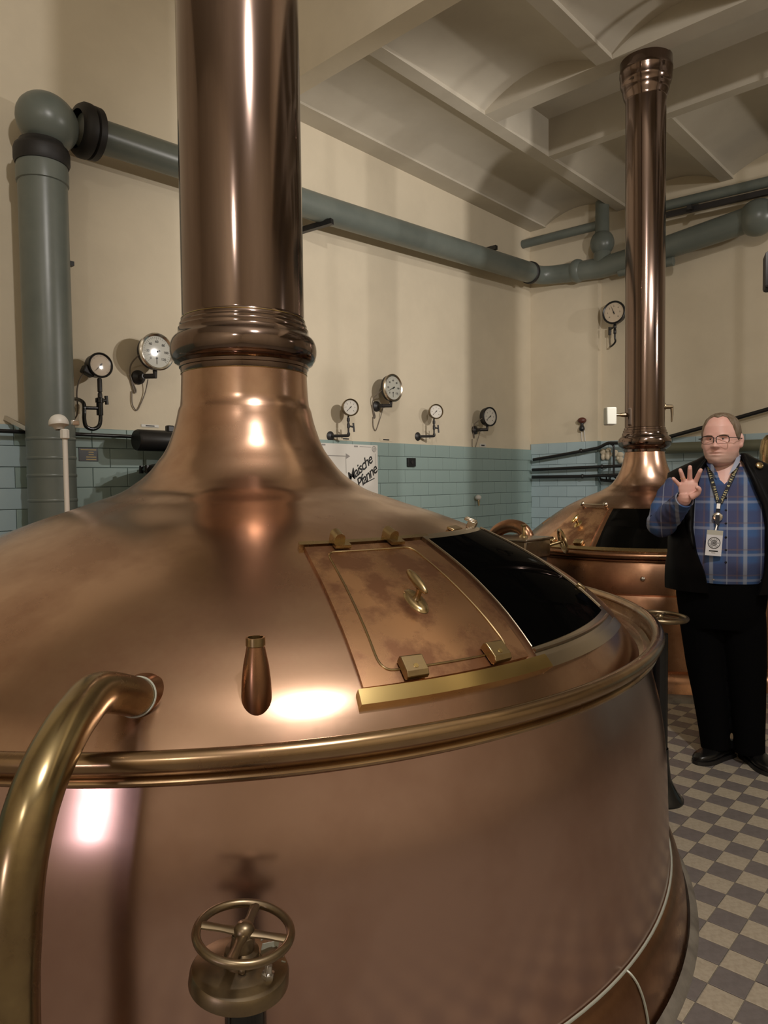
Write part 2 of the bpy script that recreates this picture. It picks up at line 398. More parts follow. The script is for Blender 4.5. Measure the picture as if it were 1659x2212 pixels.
class Dome:
    def __init__(s, rk, zk): s.ev = pchip(rk, zk); s.rk = rk
    def __call__(s, r, phi, off=0.0):
        z, dz = s.ev(r); a = R(phi); n = Vector((-dz*math.cos(a), -dz*math.sin(a), 1)).normalized()
        return Vector((r*math.cos(a), r*math.sin(a), z)) + n*off
    def frame(s, r, phi):
        z, dz = s.ev(r); a = R(phi); n = Vector((-dz*math.cos(a), -dz*math.sin(a), 1)).normalized()
        t = Vector((-math.sin(a), math.cos(a), 0)); d = t.cross(n)   # t along the parallel, d along the meridian, outwards
        return t, d, n
    def profile(s, n=90):
        a, b = s.rk[0], s.rk[-1]; out = []
        for i in range(n+1):
            t = (i/n)**1.5; r = a+(b-a)*t; out.append((r, s.ev(r)[0]))
        return out
    def patch(s, c, off, th, nu=24, nv=14):
        """curved plate: c = [(r,phi) TL, TR, BR, BL]; its top lies off above the dome, its sides go th down"""
        top, bot = [], []
        for i in range(nv+1):
            v = i/nv; rt_, rb_ = [], []
            for j in range(nu+1):
                u = j/nu
                r = (c[0][0]*(1-u)+c[1][0]*u)*(1-v)+(c[3][0]*(1-u)+c[2][0]*u)*v
                p = (c[0][1]*(1-u)+c[1][1]*u)*(1-v)+(c[3][1]*(1-u)+c[2][1]*u)*v
                rt_.append(s(r, p, off)); rb_.append(s(r, p, off-th))
            top.append(rt_); bot.append(rb_)
        mb = MB(); mb.grid(top); mb.grid([list(reversed(r)) for r in bot])
        per = [(0, j) for j in range(nu)]+[(i, nu) for i in range(nv)]+[(nv, j) for j in range(nu, 0, -1)]+[(i, 0) for i in range(nv, 0, -1)]
        k = len(per)
        mb.add([top[i][j] for i, j in per]+[bot[i][j] for i, j in per], [(q, k+q, k+(q+1)%k, (q+1)%k) for q in range(k)])
        return mb
    def line(s, pts, off):
        return [s(r, p, off) for r, p in pts]

def lerp_pts(c, inset_r=0.0, inset_p=0.0, n=16, corner=0.12):
    """rounded outline of a quad in (r,phi), as a closed list"""
    q = [Vector((a, b)) for a, b in c]; out = []
    for i in range(4):
        p0, p1, p2 = q[i-1], q[i], q[(i+1) % 4]
        a = p1.lerp(p0, corner); b = p1.lerp(p2, corner)
        for k in range(7):
            t = k/6; out.append((1-t)**2*a+2*t*(1-t)*p1+t*t*b)
        nx = q[(i+1) % 4].lerp(q[i], corner)
        for k in range(1, n): out.append(b.lerp(nx, k/n))
    return [(v.x, v.y) for v in out]+[(out[0].x, out[0].y)]

# ---- near kettle
D1 = Dome([.254,.256,.27,.30,.36,.46,.60,.80,1.0,1.2,1.35,1.45,1.536], [1.914,1.86,1.767,1.6575,1.552,1.460,1.401,1.333,1.252,1.155,1.06,.975,.862])
k1 = thing('brew_kettle', 'large copper brew kettle in the foreground with domed lid and tall chimney', 'kettle', K1)
MB().lathe([(1.553,.892),(1.563,.85),(1.584,.78),(1.604,.70),(1.619,.6),(1.627,.5),(1.633,.3),(1.637,.172)], 180).build('body', 'copper_body', k1, 60)
br = MB().lathe([(1.637,.178),(1.652,.172),(1.668,.15),(1.680,.11),(1.688,.06),(1.692,.018),(1.694,0.0)], 180).build('base_ring', 'copper_dark', k1, 60)
MB().torus((0,0,.176), 1.6415, .0042, 180, 6).build('solder_seam', 'solder', br, 60)
def ring_seam(a):
    return [Vector((r*math.cos(a+da), r*math.sin(a+da), z)) for r, z, da in ((1.640,.176,0),(1.655,.171,.0),(1.671,.15,.003),(1.683,.11,.008),(1.691,.06,.012),(1.695,.01,.014))]
for a in (-90.7, -30, 150):
    MB().tube(smooth_path(ring_seam(R(a)), 3), .0035, 6).build('joint_seam', 'solder', br)
MB().lathe([(1.693,.0),(1.700,.028),(1.712,.020),(1.724,.004),(1.727,-.002)], 180).build('cement_edge', 'cement', k1, 60)
rim_p = [(1.536,.862),(1.552,.864),(1.568,.873),(1.580,.889),(1.586,.91)]
for k in range(0, 15):
    a = R(196-k*18); rim_p.append((1.597+.0215*math.cos(a), .934+.0215*math.sin(a)))
rim_p += [(1.590,.902),(1.597,.899),(1.600,.893),(1.597,.887),(1.583,.884),(1.574,.885),(1.572,.893),(1.550,.893)]
MB().lathe(rim_p, 200).build('rim', 'rim', k1, 50)
MB().lathe(D1.profile(), 180).build('dome', 'copper', k1, 60)
for a, z in ((-51.5, .866), (128, .866)):
    hk = MB(); p = Vector((1.575*math.cos(R(a)), 1.575*math.sin(R(a)), z)); hk.tube(smooth_path([p+Vector((0,0,.015)), p+Vector((0,0,-.004)), p*1.006+Vector((0,0,-.016)), p*1.012+Vector((0,0,-.004))], 4), .0045, 8); hk.build('hook', 'brass_bright', k1)
col_prof = [(.254,1.914),(.257,1.925),(.2575,1.936),(.262,1.938),(.263,1.950),(.268,1.953),(.280,1.960)]
for k in range(0, 11):
    a = R(-75+k*15.5); col_prof.append((.270+.027*math.cos(a), 2.012+.052*math.sin(a)))
col_prof += [(.267,2.074),(.264,2.082),(.2645,2.094),(.260,2.098),(.2585,2.104),(.2585,2.112),(.253,2.118),(.2525,2.128),(.2480,2.134),(.2475,2.145)]
coll = MB().lathe(col_prof, 96).build('collar', 'copper_col', k1, 35)
for z, r_ in ((1.9135, .2555), (2.1335, .2500)): MB().torus((0,0,z), r_, .0016, 96, 6).build('edge_line', 'brass_bright', coll)
MB().lathe([(.2475,2.145),(.2462,2.6),(.2445,3.4),(.243,4.4),(.243,ZHI+.02)], 96).build('chimney', 'copper_col', k1, 60)
# hatch, window and their rails
TLp, TRp, BRp, BLp = (.950,-116.6), (.955,-91.6), (1.430,-95.9), (1.432,-116.2)
door = D1.patch([TLp, TRp, BRp, BLp], .010, .012).build('hatch_door', 'copper_door', k1, 30)
ol = lerp_pts([(.987,-113.4),(.990,-96.4),(1.408,-98.0),(1.406,-114.0)], n=14, corner=.09)
MB().tube(D1.line(ol, .0105), .0030, 6, caps=False).build('bead', 'brass', door)
GT = [(.955,-91.2),(.955,-60.5),(1.425,-70.5),(1.428,-95.6)]
win = D1.patch([(.945,-90.6),(.945,-59.6),(1.442,-69.6),(1.442,-95.2)], .016, .018).build('window_frame', 'frame', k1, 30)
D1.patch([(.966,-90.4),(.966,-61.8),(1.408,-71.3),(1.416,-94.9)], .019, .004).build('glass_pane', 'blackglass', win, 60)
ol = [(.966+(1.416-.966)*t, -90.4-4.5*t) for t in [i/14 for i in range(15)]]
MB().tube(D1.line(ol, .0175), .0024, 6).build('glazing_strip', 'frame', win)
ol = [(.958+(1.40-.958)*t, -60.8-9.6*t) for t in [i/14 for i in range(15)]]
MB().tube(D1.line(ol, .020), .0045, 6).build('glazing_strip', 'frame', win)
ol = [(1.425, -95+24*t) for t in [i/20 for i in range(21)]]
MB().tube(D1.line(ol, .018), .006, 6).build('glazing_strip', 'frame', win)
def rail(r, p0, p1, wd, off, th, material, n=30):
    return D1.patch([(r-wd/2, p0), (r-wd/2, p1), (r+wd/2, p1), (r+wd/2, p0)], off, th, n, 2)
rail(1.450, -116.9, -94, .024, .022, .024, 'brass_bright').build('lower_rail', 'brass_bright', k1, 30)
rail(1.452, -94, -69, .022, .020, .024, 'frame').build('lower_rail', 'frame', k1, 30)
rail(.934, -117.4, -88, .018, .014, .016, 'brass').build('upper_rail', 'brass', k1, 30)
rail(.936, -88, -60, .012, .014, .016, 'frame').build('upper_rail', 'frame', k1, 30)
def hinge_block(r, phi, wd, ln, ht, par, material='brass'):
    t, d, n = D1.frame(r, phi); rot = Matrix((t, d, n)).transposed(); P = D1(r, phi, .012)
    mb = MB(); k = 8; vs = []
    prof = [(-ln/2, 0), (-ln/2, ht*.75), (-ln/2+.006, ht), (ln*.30, ht), (ln/2, ht*.72), (ln/2, ht*.25), (ln*.40, 0)]
    for x in (-wd/2, wd/2):
        for y, z in prof: vs.append(P + rot @ Vector((x, y, z)))
    m = len(prof); fs = [tuple(reversed(range(m))), tuple(range(m, 2*m))]+[(i, (i+1) % m, m+(i+1) % m, m+i) for i in range(m)]
    o = mb.add(vs, fs).build('hinge', material, par, 30, bevel=.002)
    MB().lathe([(0,.0015),(.006,.0012),(.0065,0)], 12, P+rot @ Vector((0, ln*.1, ht)), rot).build('rivet', 'brass_bright', o)
    return o
hinge_block(1.412, -110.9, .058, .060, .026, door); hinge_block(1.412, -100.6, .058, .060, .026, door)
for a in (-110.3, -98.9):
    t, d, n = D1.frame(.938, a); rot = Matrix((t, d, n)).transposed(); P = D1(.938, a, .012); mb = MB()
    vs = []; prof = [(-.017, 0)]+[(.017*math.cos(R(180-k*18)), .020+.017*math.sin(R(180-k*18))) for k in range(11)]+[(.017, 0)]
    for y in (-.022, .018):
        for x, z in prof: vs.append(P+rot @ Vector((x, y, z)))
    m = len(prof); mb.add(vs, [tuple(reversed(range(m))), tuple(range(m, 2*m))]+[(i, (i+1) % m, m+(i+1) % m, m+i) for i in range(m)])
    mb.box(P+rot @ Vector((.004, .026, .006)), (.05, .030, .010), rot); mb.build('hinge', 'brass', door, 30)
t, d, n = D1.frame(1.229, -105.4); rot = Matrix((t, d, n)).transposed(); P = D1(1.229, -105.4, .010)
hd = MB().lathe([(0,.010),(.022,.009),(.030,.005),(.033,0)], 28, P, rot @ Matrix.Diagonal((.85, 1.6, 1))).build('handle', 'brass', door, 60)
MB().lathe([(.014,.006),(.009,.016),(.008,.030),(.012,.044)], 20, P, rot).build('handle_post', 'brass', hd, 60)
MB().ball(P+n*.050+d*(-.022), (.0135, .054, .014), 18, 14, rot).build('grip', 'brass', hd, 60)
for a, r_ in ((-60.6, .925), (-57.2, .925)):
    t, d, n = D1.frame(r_, a); rot = Matrix((t, d, n)).transposed(); mb = MB(); mb.box(D1(r_, a, .016), (.030, .034, .030), rot); mb.box(D1(r_-.01, a, .030), (.018, .046, .012), rot); mb.build('clip', 'frame', k1, 30, bevel=.003)
t, d, n = D1.frame(1.33, -68.2); MB().box(D1(1.33, -68.4, .022), (.026, .032, .02), Matrix((t, d, n)).transposed()).build('latch', 'brass', win, 30, bevel=.003)
t, d, n = D1.frame(.905, -72); MB().box(D1(.905, -72, .006), (.09, .03, .010), Matrix((t, d, n)).transposed()).build('stop_plate', 'brass', k1, 30, bevel=.003)
# vent stub
P = D1(1.432, -125.8, -.012)
st = MB().lathe([(.033,-.03),(.0335,.0),(.0335,.02),(.032,.05),(.028,.085),(.0215,.118),(.0195,.128)], 32, P).build('vent_stub', 'copper_dark', k1, 60)
MB().lathe([(.0195,.126),(.0215,.128),(.0215,.146),(.0175,.146),(.0165,.12)], 32, P).build('stub_collar', 'brass', st, 40)
# dipstick on the far side of the dome
dst = thing('dipstick_thermometer', 'thin silver dip rod with mushroom head standing on the kettle dome beside the vertical pipe', 'thermometer', (1.263, 2.985, 1.33))
MB().tube([(0,0,-.02),(.0,0,.36)], .0105, 16).build('rod', 'plastic', dst)
MB().lathe([(.014,.335),(.019,.338),(.019,.372),(.013,.376)], 8, ).build('nut', 'plastic', dst, 30)
MB().lathe([(.0,.446),(.015,.444),(.028,.436),(.037,.422),(.041,.408),(.040,.400),(.026,.394),(.016,.380)], 24, rot=Matrix.Rotation(R(-8), 3, 'X')).build('head', 'plastic', dst, 50)
MB().box((.045, 0, .405), (.03, .02, .022)).build('cable_gland', 'steel', dst, 30, bevel=.003)

# outlet pipe on the near kettle
PR = .042
pp = [(.815,1.482,.962),(.735,1.412,1.010)]+[tuple(at_depth(*a)) for a in ((215,1497,1.40),(165,1545,1.30),(122,1615,1.215),(84,1700,1.15),(55,1795,1.11),(36,1900,1.09),(27,2020,1.08),(23,2200,1.075))]
LGX, LGY = pp[-1][0], pp[-1][1]; pp += [(LGX, LGY, .3), (LGX, LGY, .0)]
op = thing('outlet_pipe', 'thick curved brass pipe bending out of the near kettle dome down to the floor', 'pipe', (LGX, LGY, 0))
base = Vector((LGX, LGY, 0))
MB().tube([p-base for p in smooth_path(pp, 8)], PR, 32).build('bent_tube', 'pipe_brass', op, 60)
dr = (Vector(pp[1])-Vector(pp[0])).normalized(); rr = dr.to_track_quat('Z', 'Y').to_matrix()
MB().torus(Vector(pp[1])-base+dr*.008, PR+.0006, .0022, 40, 6, rr).build('solder_ring', 'solder', op)
MB().lathe([(PR+.016,-.03),(PR+.008,-.012),(PR+.002,0.0),(PR,.006)], 36, Vector(pp[1])-base-dr*.004, rr).build('socket', 'copper_dark', op, 60)
MB().lathe([(PR+.05,0),(PR+.05,.012),(PR+.012,.014),(PR+.008,.03),(PR,.032)], 36).build('floor_flange', 'brass', op, 40)

# ---- far kettle
D2 = Dome([.162,.17,.18,.205,.26,.34,.47,.66,.86,1.02,1.10,1.16], [1.699,1.651,1.606,1.532,1.441,1.382,1.325,1.23,1.088,.957,.895,.845])
k2 = thing('brew_kettle', 'smaller copper kettle standing behind the man, near the tiled corner', 'kettle', K2)
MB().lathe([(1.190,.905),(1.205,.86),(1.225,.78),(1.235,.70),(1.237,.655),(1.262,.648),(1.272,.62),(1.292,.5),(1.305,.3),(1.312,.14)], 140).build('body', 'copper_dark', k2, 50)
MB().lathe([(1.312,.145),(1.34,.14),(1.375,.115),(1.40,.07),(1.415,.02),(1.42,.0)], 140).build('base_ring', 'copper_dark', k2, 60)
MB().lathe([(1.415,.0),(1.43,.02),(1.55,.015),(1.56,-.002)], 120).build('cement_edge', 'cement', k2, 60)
r2 = [(1.150,.855),(1.175,.858),(1.195,.875),(1.205,.905)]
for k in range(0, 15):
    a = R(196-k*18); r2.append((1.226+.024*math.cos(a), .925+.024*math.sin(a)))
r2 += [(1.215,.9),(1.222,.895),(1.222,.885),(1.195,.882),(1.190,.905)]
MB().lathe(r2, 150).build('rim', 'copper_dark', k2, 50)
MB().lathe(D2.profile(70), 140).build('dome', 'copper', k2, 60)
c2 = [(.162,1.699),(.170,1.702),(.171,1.722),(.181,1.726),(.192,1.733)]
for k in range(0, 11):
    a = R(-75+k*15.5); c2.append((.193+.024*math.cos(a), 1.785+.046*math.sin(a)))
c2 += [(.187,1.845),(.185,1.862),(.178,1.866),(.177,1.885),(.170,1.889),(.169,1.905),(.163,1.91)]
MB().lathe(c2, 72).build('collar', 'copper_col', k2, 35)
MB().lathe([(.163,1.91),(.162,2.4),(.1615,3.4),(.163,4.64),(.168,4.665),(.180,4.69),(.188,4.73),(.190,4.76),(.200,4.775),(.207,4.80),(.208,4.86),(.213,4.868),(.213,4.90),(.209,4.91),(.209,ZC+.006)], 72).build('chimney', 'copper_col', k2, 35)
GL2 = [(.665,-177.5),(.665,-130),(1.022,-130),(1.022,-177.0)]
fr2 = D2.patch([(.650,-180),(.650,-127),(1.046,-127),(1.046,-178.6)], .010, .012).build('window_frame', 'copper_dark', k2, 30)
D2.patch(GL2, .014, .004).build('glass_pane', 'blackglass2', fr2, 60)
dr2 = D2.patch([(.650,-207),(.650,-181),(1.03,-180),(1.03,-206)], .008, .010).build('hatch_door', 'copper_door', k2, 30)
D2.patch([(1.028,-208),(1.028,-127),(1.056,-127),(1.056,-208)], .018, .02, 40, 2).build('lower_rail', 'brass', k2, 30)
for a in (-201, -185.4):
    t, d, n = D2.frame(1.0, a); MB().box(D2(1.0, a, .022), (.075, .05, .03), Matrix((t, d, n)).transposed()).build('hinge', 'brass', dr2, 30, bevel=.008)
t, d, n = D2.frame(.83, -194); rot = Matrix((t, d, n)).transposed(); P = D2(.83, -194, .008)
hd = MB().lathe([(0,.010),(.022,.008),(.032,0)], 24, P, rot @ Matrix.Diagonal((.9, 1.4, 1))).build('handle', 'brass_bright', dr2, 60)
MB().lathe([(.012,.0),(.009,.03),(.012,.05)], 16, P, rot).build('handle_post', 'brass', hd, 60)
MB().ball(P+n*.055, (.018, .05, .016), 16, 10, rot).build('grip', 'brass_bright', hd, 60)
for a, b in ((-204.5, -184.0),):
    MB().tube([D2(.642, a+(b-a)*i/10, .03) for i in range(11)], .007, 8).build('hinge_rod', 'frame', dr2)
for a in (-204.5, -184.0):
    MB().ball(D2(.640, a, .03), .022, 14, 8).build('rod_knob', 'frame', dr2)
t, d, n = D2.frame(.829, 125.7); MB().box(D2(.829, 125.7, .004), (.02, .085, .008), Matrix((t, d, n)).transposed()).build('slot_plate', 'bronze', k2, 30)
MB().ball((1.238*math.cos(R(-158)), 1.238*math.sin(R(-158)), .77), .017, 14, 8).build('stud', 'chrome', k2)
# cock on chimney (towards the right of the photograph)
dv = Vector((_rt.x, _rt.y, 0)).normalized(); q = dv*.162+Vector((0,0,2.085))
cb = MB().tube([q-dv*.01, q+dv*.075], [.020,.017], 14).build('cock', 'bronze', k2)
MB().tube([q-dv*.002, q+dv*.010], .034, 16).build('flange', 'bronze', cb)
MB().tube([q+dv*.070+Vector((0,0,.008)), q+dv*.074+Vector((0,0,-.06)), q+dv*.070+Vector((0,0,-.13))], [.014,.011,.006], 12).build('lever', 'bronze', cb)
q = -dv*.162+Vector((0,0,2.02))
pb = MB().tube([q+dv*.01, q-dv*.03, q-dv*.05, q-dv*.085], [.020,.018,.012,.011], 12).build('probe', 'bronze', k2)
MB().box(q-dv*.135+Vector((0,0,-.01)), (.085, .10, .15), Matrix.Rotation(math.atan2(dv.y, dv.x), 3, 'Z')).build('sensor_box', 'dial_grey', pb, 30, bevel=.01)

# curved pipe, box and tap beside the far kettle
Q = at_depth(1118, 1175, 5.05)
gb = thing('sampling_grant', 'small dark metal box with brass tap between the two kettles', 'box', (Q.x, Q.y, 0))
MB().box((0,0,.47), (.30,.30,.90)).build('pedestal', 'iron', gb, 0)
MB().box((0,0,.985), (.34,.34,.13)).build('body', 'bronze', gb, 30, bevel=.01)
MB().box((0,0,1.055), (.37,.37,.016)).build('lid', 'frame', gb, 30, bevel=.004)
tp = MB().lathe([(.035,1.063),(.030,1.075),(.014,1.082),(.013,1.135),(.018,1.14)], 16, (.02,-.04,0)).build('tap', 'brass', gb, 50)
MB().tube([(-.01,-.04,1.146),(.05,-.04,1.146)], .009, 10).build('tap_lever', 'brass', tp)
W = Vector((.17,-.16,1.0)); ax = Vector((_rt.x,_rt.y,.28)).normalized(); rr = ax.to_track_quat('Z','Y').to_matrix()
wh = MB().torus(W+ax*.10, .085, .011, 40, 8, rr).build('handwheel', 'brass', gb)
MB().tube([W-ax*.04, W+ax*.10], .012, 10).build('spindle', 'brass', wh)
for k in range(3):
    v = rr @ Vector((math.cos(k*2.094), math.sin(k*2.094), 0)); MB().tube([W+ax*.10, W+ax*.10+v*.085], .007, 8).build('spoke', 'brass', wh)
Q = at_depth(1062, 1170, 5.45); Q2 = at_depth(1134, 1165, 5.25)
cp = thing('curved_pipe', 'brown copper pipe arching up behind the window of the near kettle', 'pipe', (Q.x, Q.y, 0))
e = Vector((Q2.x-Q.x, Q2.y-Q.y, 0))
MB().tube(smooth_path([(0,0,0),(0,0,.6),(0,0,.92),Vector((0,0,1.05))+e*.08,Vector((0,0,1.12))+e*.45,Vector((0,0,1.115))+e*.85,Vector((0,0,1.06))+e*1.05,Vector((0,0,1.0))+e*1.06], 6), .05, 20).build('tube', 'copper_dark', cp, 60)
MB().lathe([(.09,0),(.09,.015),(.055,.02)], 24).build('floor_flange', 'copper_dark', cp, 40)

# valve stands
def valve_stand(label, loc, zw, rw, tilt, turn, disc, fr=.085):
    v = thing('valve_stand', label, 'valve', loc, 0, 'handwheel valve stands')
    MB().lathe([(fr,0),(fr,.012),(.4*fr+.04,.035),(.050,.10),(.040,.20),(.0385,.24)], 32).build('foot', 'blackgloss', v, 50)
    MB().tube([(0,0,.23),(0,0,zw-.075)], .0345, 28).build('post', 'blackgloss', v)
    rot = Matrix.Rotation(turn, 3, 'Z') @ Matrix.Rotation(tilt, 3, 'X'); c = Vector((0,0,zw))
    if disc:
        dc = MB().lathe([(.0,-.052),(.03,-.050),(.060,-.054),(.078,-.060),(.0815,-.066),(.0825,-.082),(.078,-.086),(.03,-.088),(0,-.088)], 48, c, rot).build('indicator_disc', 'bronze', v, 40)
        for k in range(9):
            a = R(-70+k*11); u = Vector((math.cos(a), math.sin(a), 0))
            MB().bar(c+rot @ (u*.068+Vector((0,0,-.0560))), c+rot @ (u*.075+Vector((0,0,-.0585))), .0012, .002).build('scale_mark', 'solder', dc, 0)
        a = R(-35); u = Vector((math.cos(a), math.sin(a), 0)); MB().bar(c+rot @ (u*.045+Vector((0,0,-.048))), c+rot @ (u*.084+Vector((0,0,-.060))), .002, .012).build('pointer', 'solder', dc, 0)
        a = R(-112); u = Vector((math.cos(a), math.sin(a), 0)); p = c+rot @ (u*.055+Vector((0,0,-.056)))
        nt_ = MB().lathe([(.011,0),(.011,.009),(.007,.011),(.006,.022),(.0,.023)], 6, p, rot).build('wing_nut', 'steel', dc, 30)
        for s_ in (-1, 1): MB().ball(p+rot @ Vector((s_*.011,0,.020)), (.005,.002,.009), 10, 6, rot).build('wing', 'steel', nt_)
        MB().lathe([(.030,-.05),(.028,-.030),(.020,-.028),(.019,-.004),(.012,-.002)], 20, c, rot).build('gland', 'bronze', v, 40)
        tw = [c+rot @ Vector((.017*math.cos(k*.8), .017*math.sin(k*.8), -.030+k*.0012)) for k in range(26)]
        MB().tube(tw, .0028, 6).build('spindle_thread', 'bronze', v)
        for a in (20, 110, 200, 290):
            u = Vector((math.cos(R(a)), math.sin(R(a)), 0)); MB().ball(c+rot @ (u*.028+Vector((0,0,-.046))), .007, 8, 6).build('bolt', 'bronze', v)
    wh = MB().torus(c, rw, rw*.095, 64, 12, rot).build('handwheel', 'bronze', v)
    MB().lathe([(.0,.016),(.012,.014),(.017,.006),(.017,-.012),(.010,-.03)], 20, c, rot).build('hub', 'bronze', wh, 50)
    for k in range(4):
        a = k*PI/2; u = Vector((math.cos(a), math.sin(a), 0))
        MB().tube([c+rot @ (u*.012), c+rot @ (u*(rw*.5)), c+rot @ (u*(rw-.004))], [(.005,.011),(.0045,.008),(.005,.010)], 10).build('spoke', 'bronze', wh)
    return v
Q = at_depth(527, 2013, 1.165)
valve_stand('bronze handwheel on a black post in front of the near kettle, with indicator disc', (Q.x, Q.y, 0), Q.z, .0775, R(7), R(38), True)
valve_stand('dark handwheel on a black post behind the near kettle, beside the man', on_z(1424, 1726), .842, .113, R(2), R(10), False, .105)

# ------------------------------------------------------------------ grey pipes
V3 = Vector
yp = YA-.30
gp = thing('soil_pipe', 'thick grey-green pipe rising at the left and running along the cream wall into the corner', 'pipe', (2.02, yp, 0))
b0 = V3((2.02, yp, 0))
def gpart(mb, name, material, parent=gp, smooth=50): return mb.build(name, material, parent, smooth)
def rel(pts): return [V3(p)-b0 for p in pts]
vp = gpart(MB().tube([(0,0,0),(0,0,3.60)], .157, 40), 'vertical_pipe', 'pipe')
gpart(MB().lathe([(.158,3.52),(.166,3.525),(.167,3.60),(.160,3.655),(.12,3.66)], 40), 'socket', 'pipe', vp)
for z in (1.20, 1.37, 1.54, 1.66, 1.79):
    gpart(MB().lathe([(.157,z-.012),(.161,z-.006),(.161,z+.006),(.157,z+.012)], 40), 'ring', 'pipe', vp)
gpart(MB().lathe([(.12,3.64),(.168,3.645),(.178,3.67),(.178,3.735),(.17,3.76),(.15,3.77),(.14,3.80)], 40), 'rubber_joint', 'rubber')
gpart(MB().ball((.045,0,3.955), (.205,.185,.185), 32, 20, Matrix.Rotation(R(20),3,'Y')), 'elbow', 'pipe')
hp = rel([(2.30,yp,3.985),(4.56,yp,4.058),(8.34,yp,4.245)])
tdir = (hp[1]-hp[0]).normalized(); rr = tdir.to_track_quat('Z','Y').to_matrix()
gpart(MB().lathe([(.13,-.06),(.165,-.05),(.185,-.02),(.185,.02),(.165,.028),(.165,.035),(.18,.045),(.178,.09),(.15,.10),(.125,.105)], 36, hp[0]+tdir*.02, rr), 'rubber_joint', 'rubber')
gpart(MB().tube(hp, [.115,.127,.132], 36), 'horizontal_pipe', 'pipe')
rr2 = (hp[2]-hp[1]).normalized().to_track_quat('Z','Y').to_matrix()
gpart(MB().lathe([(.13,-.03),(.145,-.02),(.147,.02),(.13,.03)], 30, hp[2], rr2), 'rubber_joint', 'rubber')
cor = rel([(8.34,yp,4.245),(8.46,yp-.01,4.247),(8.57,yp-.07,4.245),(8.64,yp-.2,4.24),(8.65,yp-.36,4.23)])
gpart(MB().tube(smooth_path(cor,5), .12, 28), 'corner_bend', 'pipe')
xb = XB-.30
bp_ = rel([(xb,4.65,4.228),(xb,4.13,4.19),(xb,3.30,4.253),(xb,2.45,4.345),(xb,1.2,4.44),(xb,.2,4.5)])
gpart(MB().tube(bp_, [.122,.13,.137,.142,.142,.142], 30), 'branch_pipe', 'pipe')
gpart(MB().ball(V3((xb,4.47,4.222))-b0, (.145,.125,.150), 24, 14), 'swelling', 'pipe')
gpart(MB().ball(V3((xb,4.125,4.50))-b0, (.150,.150,.165), 28, 18), 'bulb', 'pipe')
gpart(MB().tube(rel([(xb,4.125,4.20),(xb,4.125,4.42)]), [.12,.10], 24), 'tee', 'pipe')
gpart(MB().lathe([(.10,4.58),(.088,4.64),(.086,5.02)], 28, V3((xb,4.125,0))-b0), 'riser', 'pipe')
gpart(MB().ball(V3((xb,2.30,4.35))-b0, (.19,.20,.20), 28, 18), 'socket_bulb', 'pipe')
for x_, z_, up_ in ((4.62, 4.06, -1), (7.45, 4.20, 1)):
    mb = MB(); q = V3((x_, yp, z_))-b0
    if up_ < 0: mb.bar(q+V3((-.12,.30,-.17)), q+V3((.0,-.11,-.135)), .05, .05)
    else: mb.bar(q+V3((.0,.30,.16)), q+V3((.02,-.05,.165)), .05, .05)
    mb.build('bracket', 'black', gp, 0)
MB().box(V3((2.175,yp-.02,3.02))-b0, (.05,.05,.03)).build('clip', 'black', gp, 0)
hk = MB().bar(V3((1.83,YA-.01,1.95))-b0, V3((1.93,yp+.02,1.83))-b0, .02, .03).build('wall_strap', 'steel', gp, 0)

up = thing('ceiling_pipe', 'slim grey pipe with a black rail running just below the vaulted ceiling', 'pipe', (xb, 3.6, 0))
b1 = V3((xb,3.6,0))
MB().tube([V3((xb,3.62,4.765))-b1, V3((xb,2.2,4.71))-b1, V3((xb,.2,4.64))-b1], .058, 24).build('tube', 'pipe', up)
MB().bar(V3((xb+.02,3.62,4.66))-b1, V3((xb+.02,.2,4.53))-b1, .05, .06).build('rail', 'iron', up, 0)
MB().bar(V3((xb-.18,2.98,4.60))-b1, V3((XB,3.06,4.76))-b1, .05, .05).build('bracket', 'black', up, 0)
sp = thing('branch_pipe', 'short thin grey pipe crossing the corner under the ceiling', 'pipe', (xb, 4.2, 0))
b2 = V3((xb,4.2,0))
MB().tube([V3((xb,5.295,4.76))-b2, V3((xb,4.15,4.74))-b2], .058, 22).build('tube', 'pipe', sp)
MB().tube([V3((xb+.0,3.9,4.085))-b2, V3((xb+.0,3.22,4.075))-b2], .055, 22).build('stub_end', 'pipe', sp)
ov = thing('dado_pipe', 'olive green pipe along the tiled wall behind the man head', 'pipe', (XB-.16, 2.6, 0))
MB().tube([(0,.80,1.845),(0,-5.0,1.80)], .068, 24).build('tube', 'pipe_olive', ov)
for y_ in (.5, -1.5): MB().box((.07, y_, 1.84), (.13,.04,.03)).build('bracket', 'iron', ov, 0)
def black_pipe(label, pts, r_, cl=()):
    b = V3(pts[0]); t_ = thing('black_pipe', label, 'pipe', b, 0)
    P_ = smooth_path(pts, 5); MB().tube([p-b for p in P_], r_, 16).build('tube', 'black', t_)
    for c in cl:
        c = V3(c); MB().tube([c-b, V3((XB-.126 if c.y > YP else XB-.026, c.y, c.z))-b], r_*.6, 8).build('bracket', 'black', t_)
        MB().ball(c-b, r_*1.45, 12, 8).build('clamp', 'black', t_)
    return t_
xq = XB-PD-.10
def BQ(px, py): return on_x(px, py, xq)
t_ = black_pipe('uppermost of the three black pipes left of the far chimney, sloping upward', [BQ(1152,993), BQ(1200,985), BQ(1270,972), BQ(1293,967), BQ(1312,958), BQ(1330,957), BQ(1385,957)], .022, [BQ(1255,974)])
black_pipe('middle one of the three black pipes left of the far chimney', [BQ(1150,1015), BQ(1300,1008), BQ(1385,1005)], .021, [BQ(1300,1008)])
black_pipe('lowest of the three black pipes left of the far chimney', [BQ(1150,1031), BQ(1258,1029), BQ(1385,1024)], .021, [BQ(1258,1029)])
b = BQ(1326, 960); vt = thing('black_pipe', 'thin upright black pipe joining the three black pipes beside the far chimney', 'pipe', b)
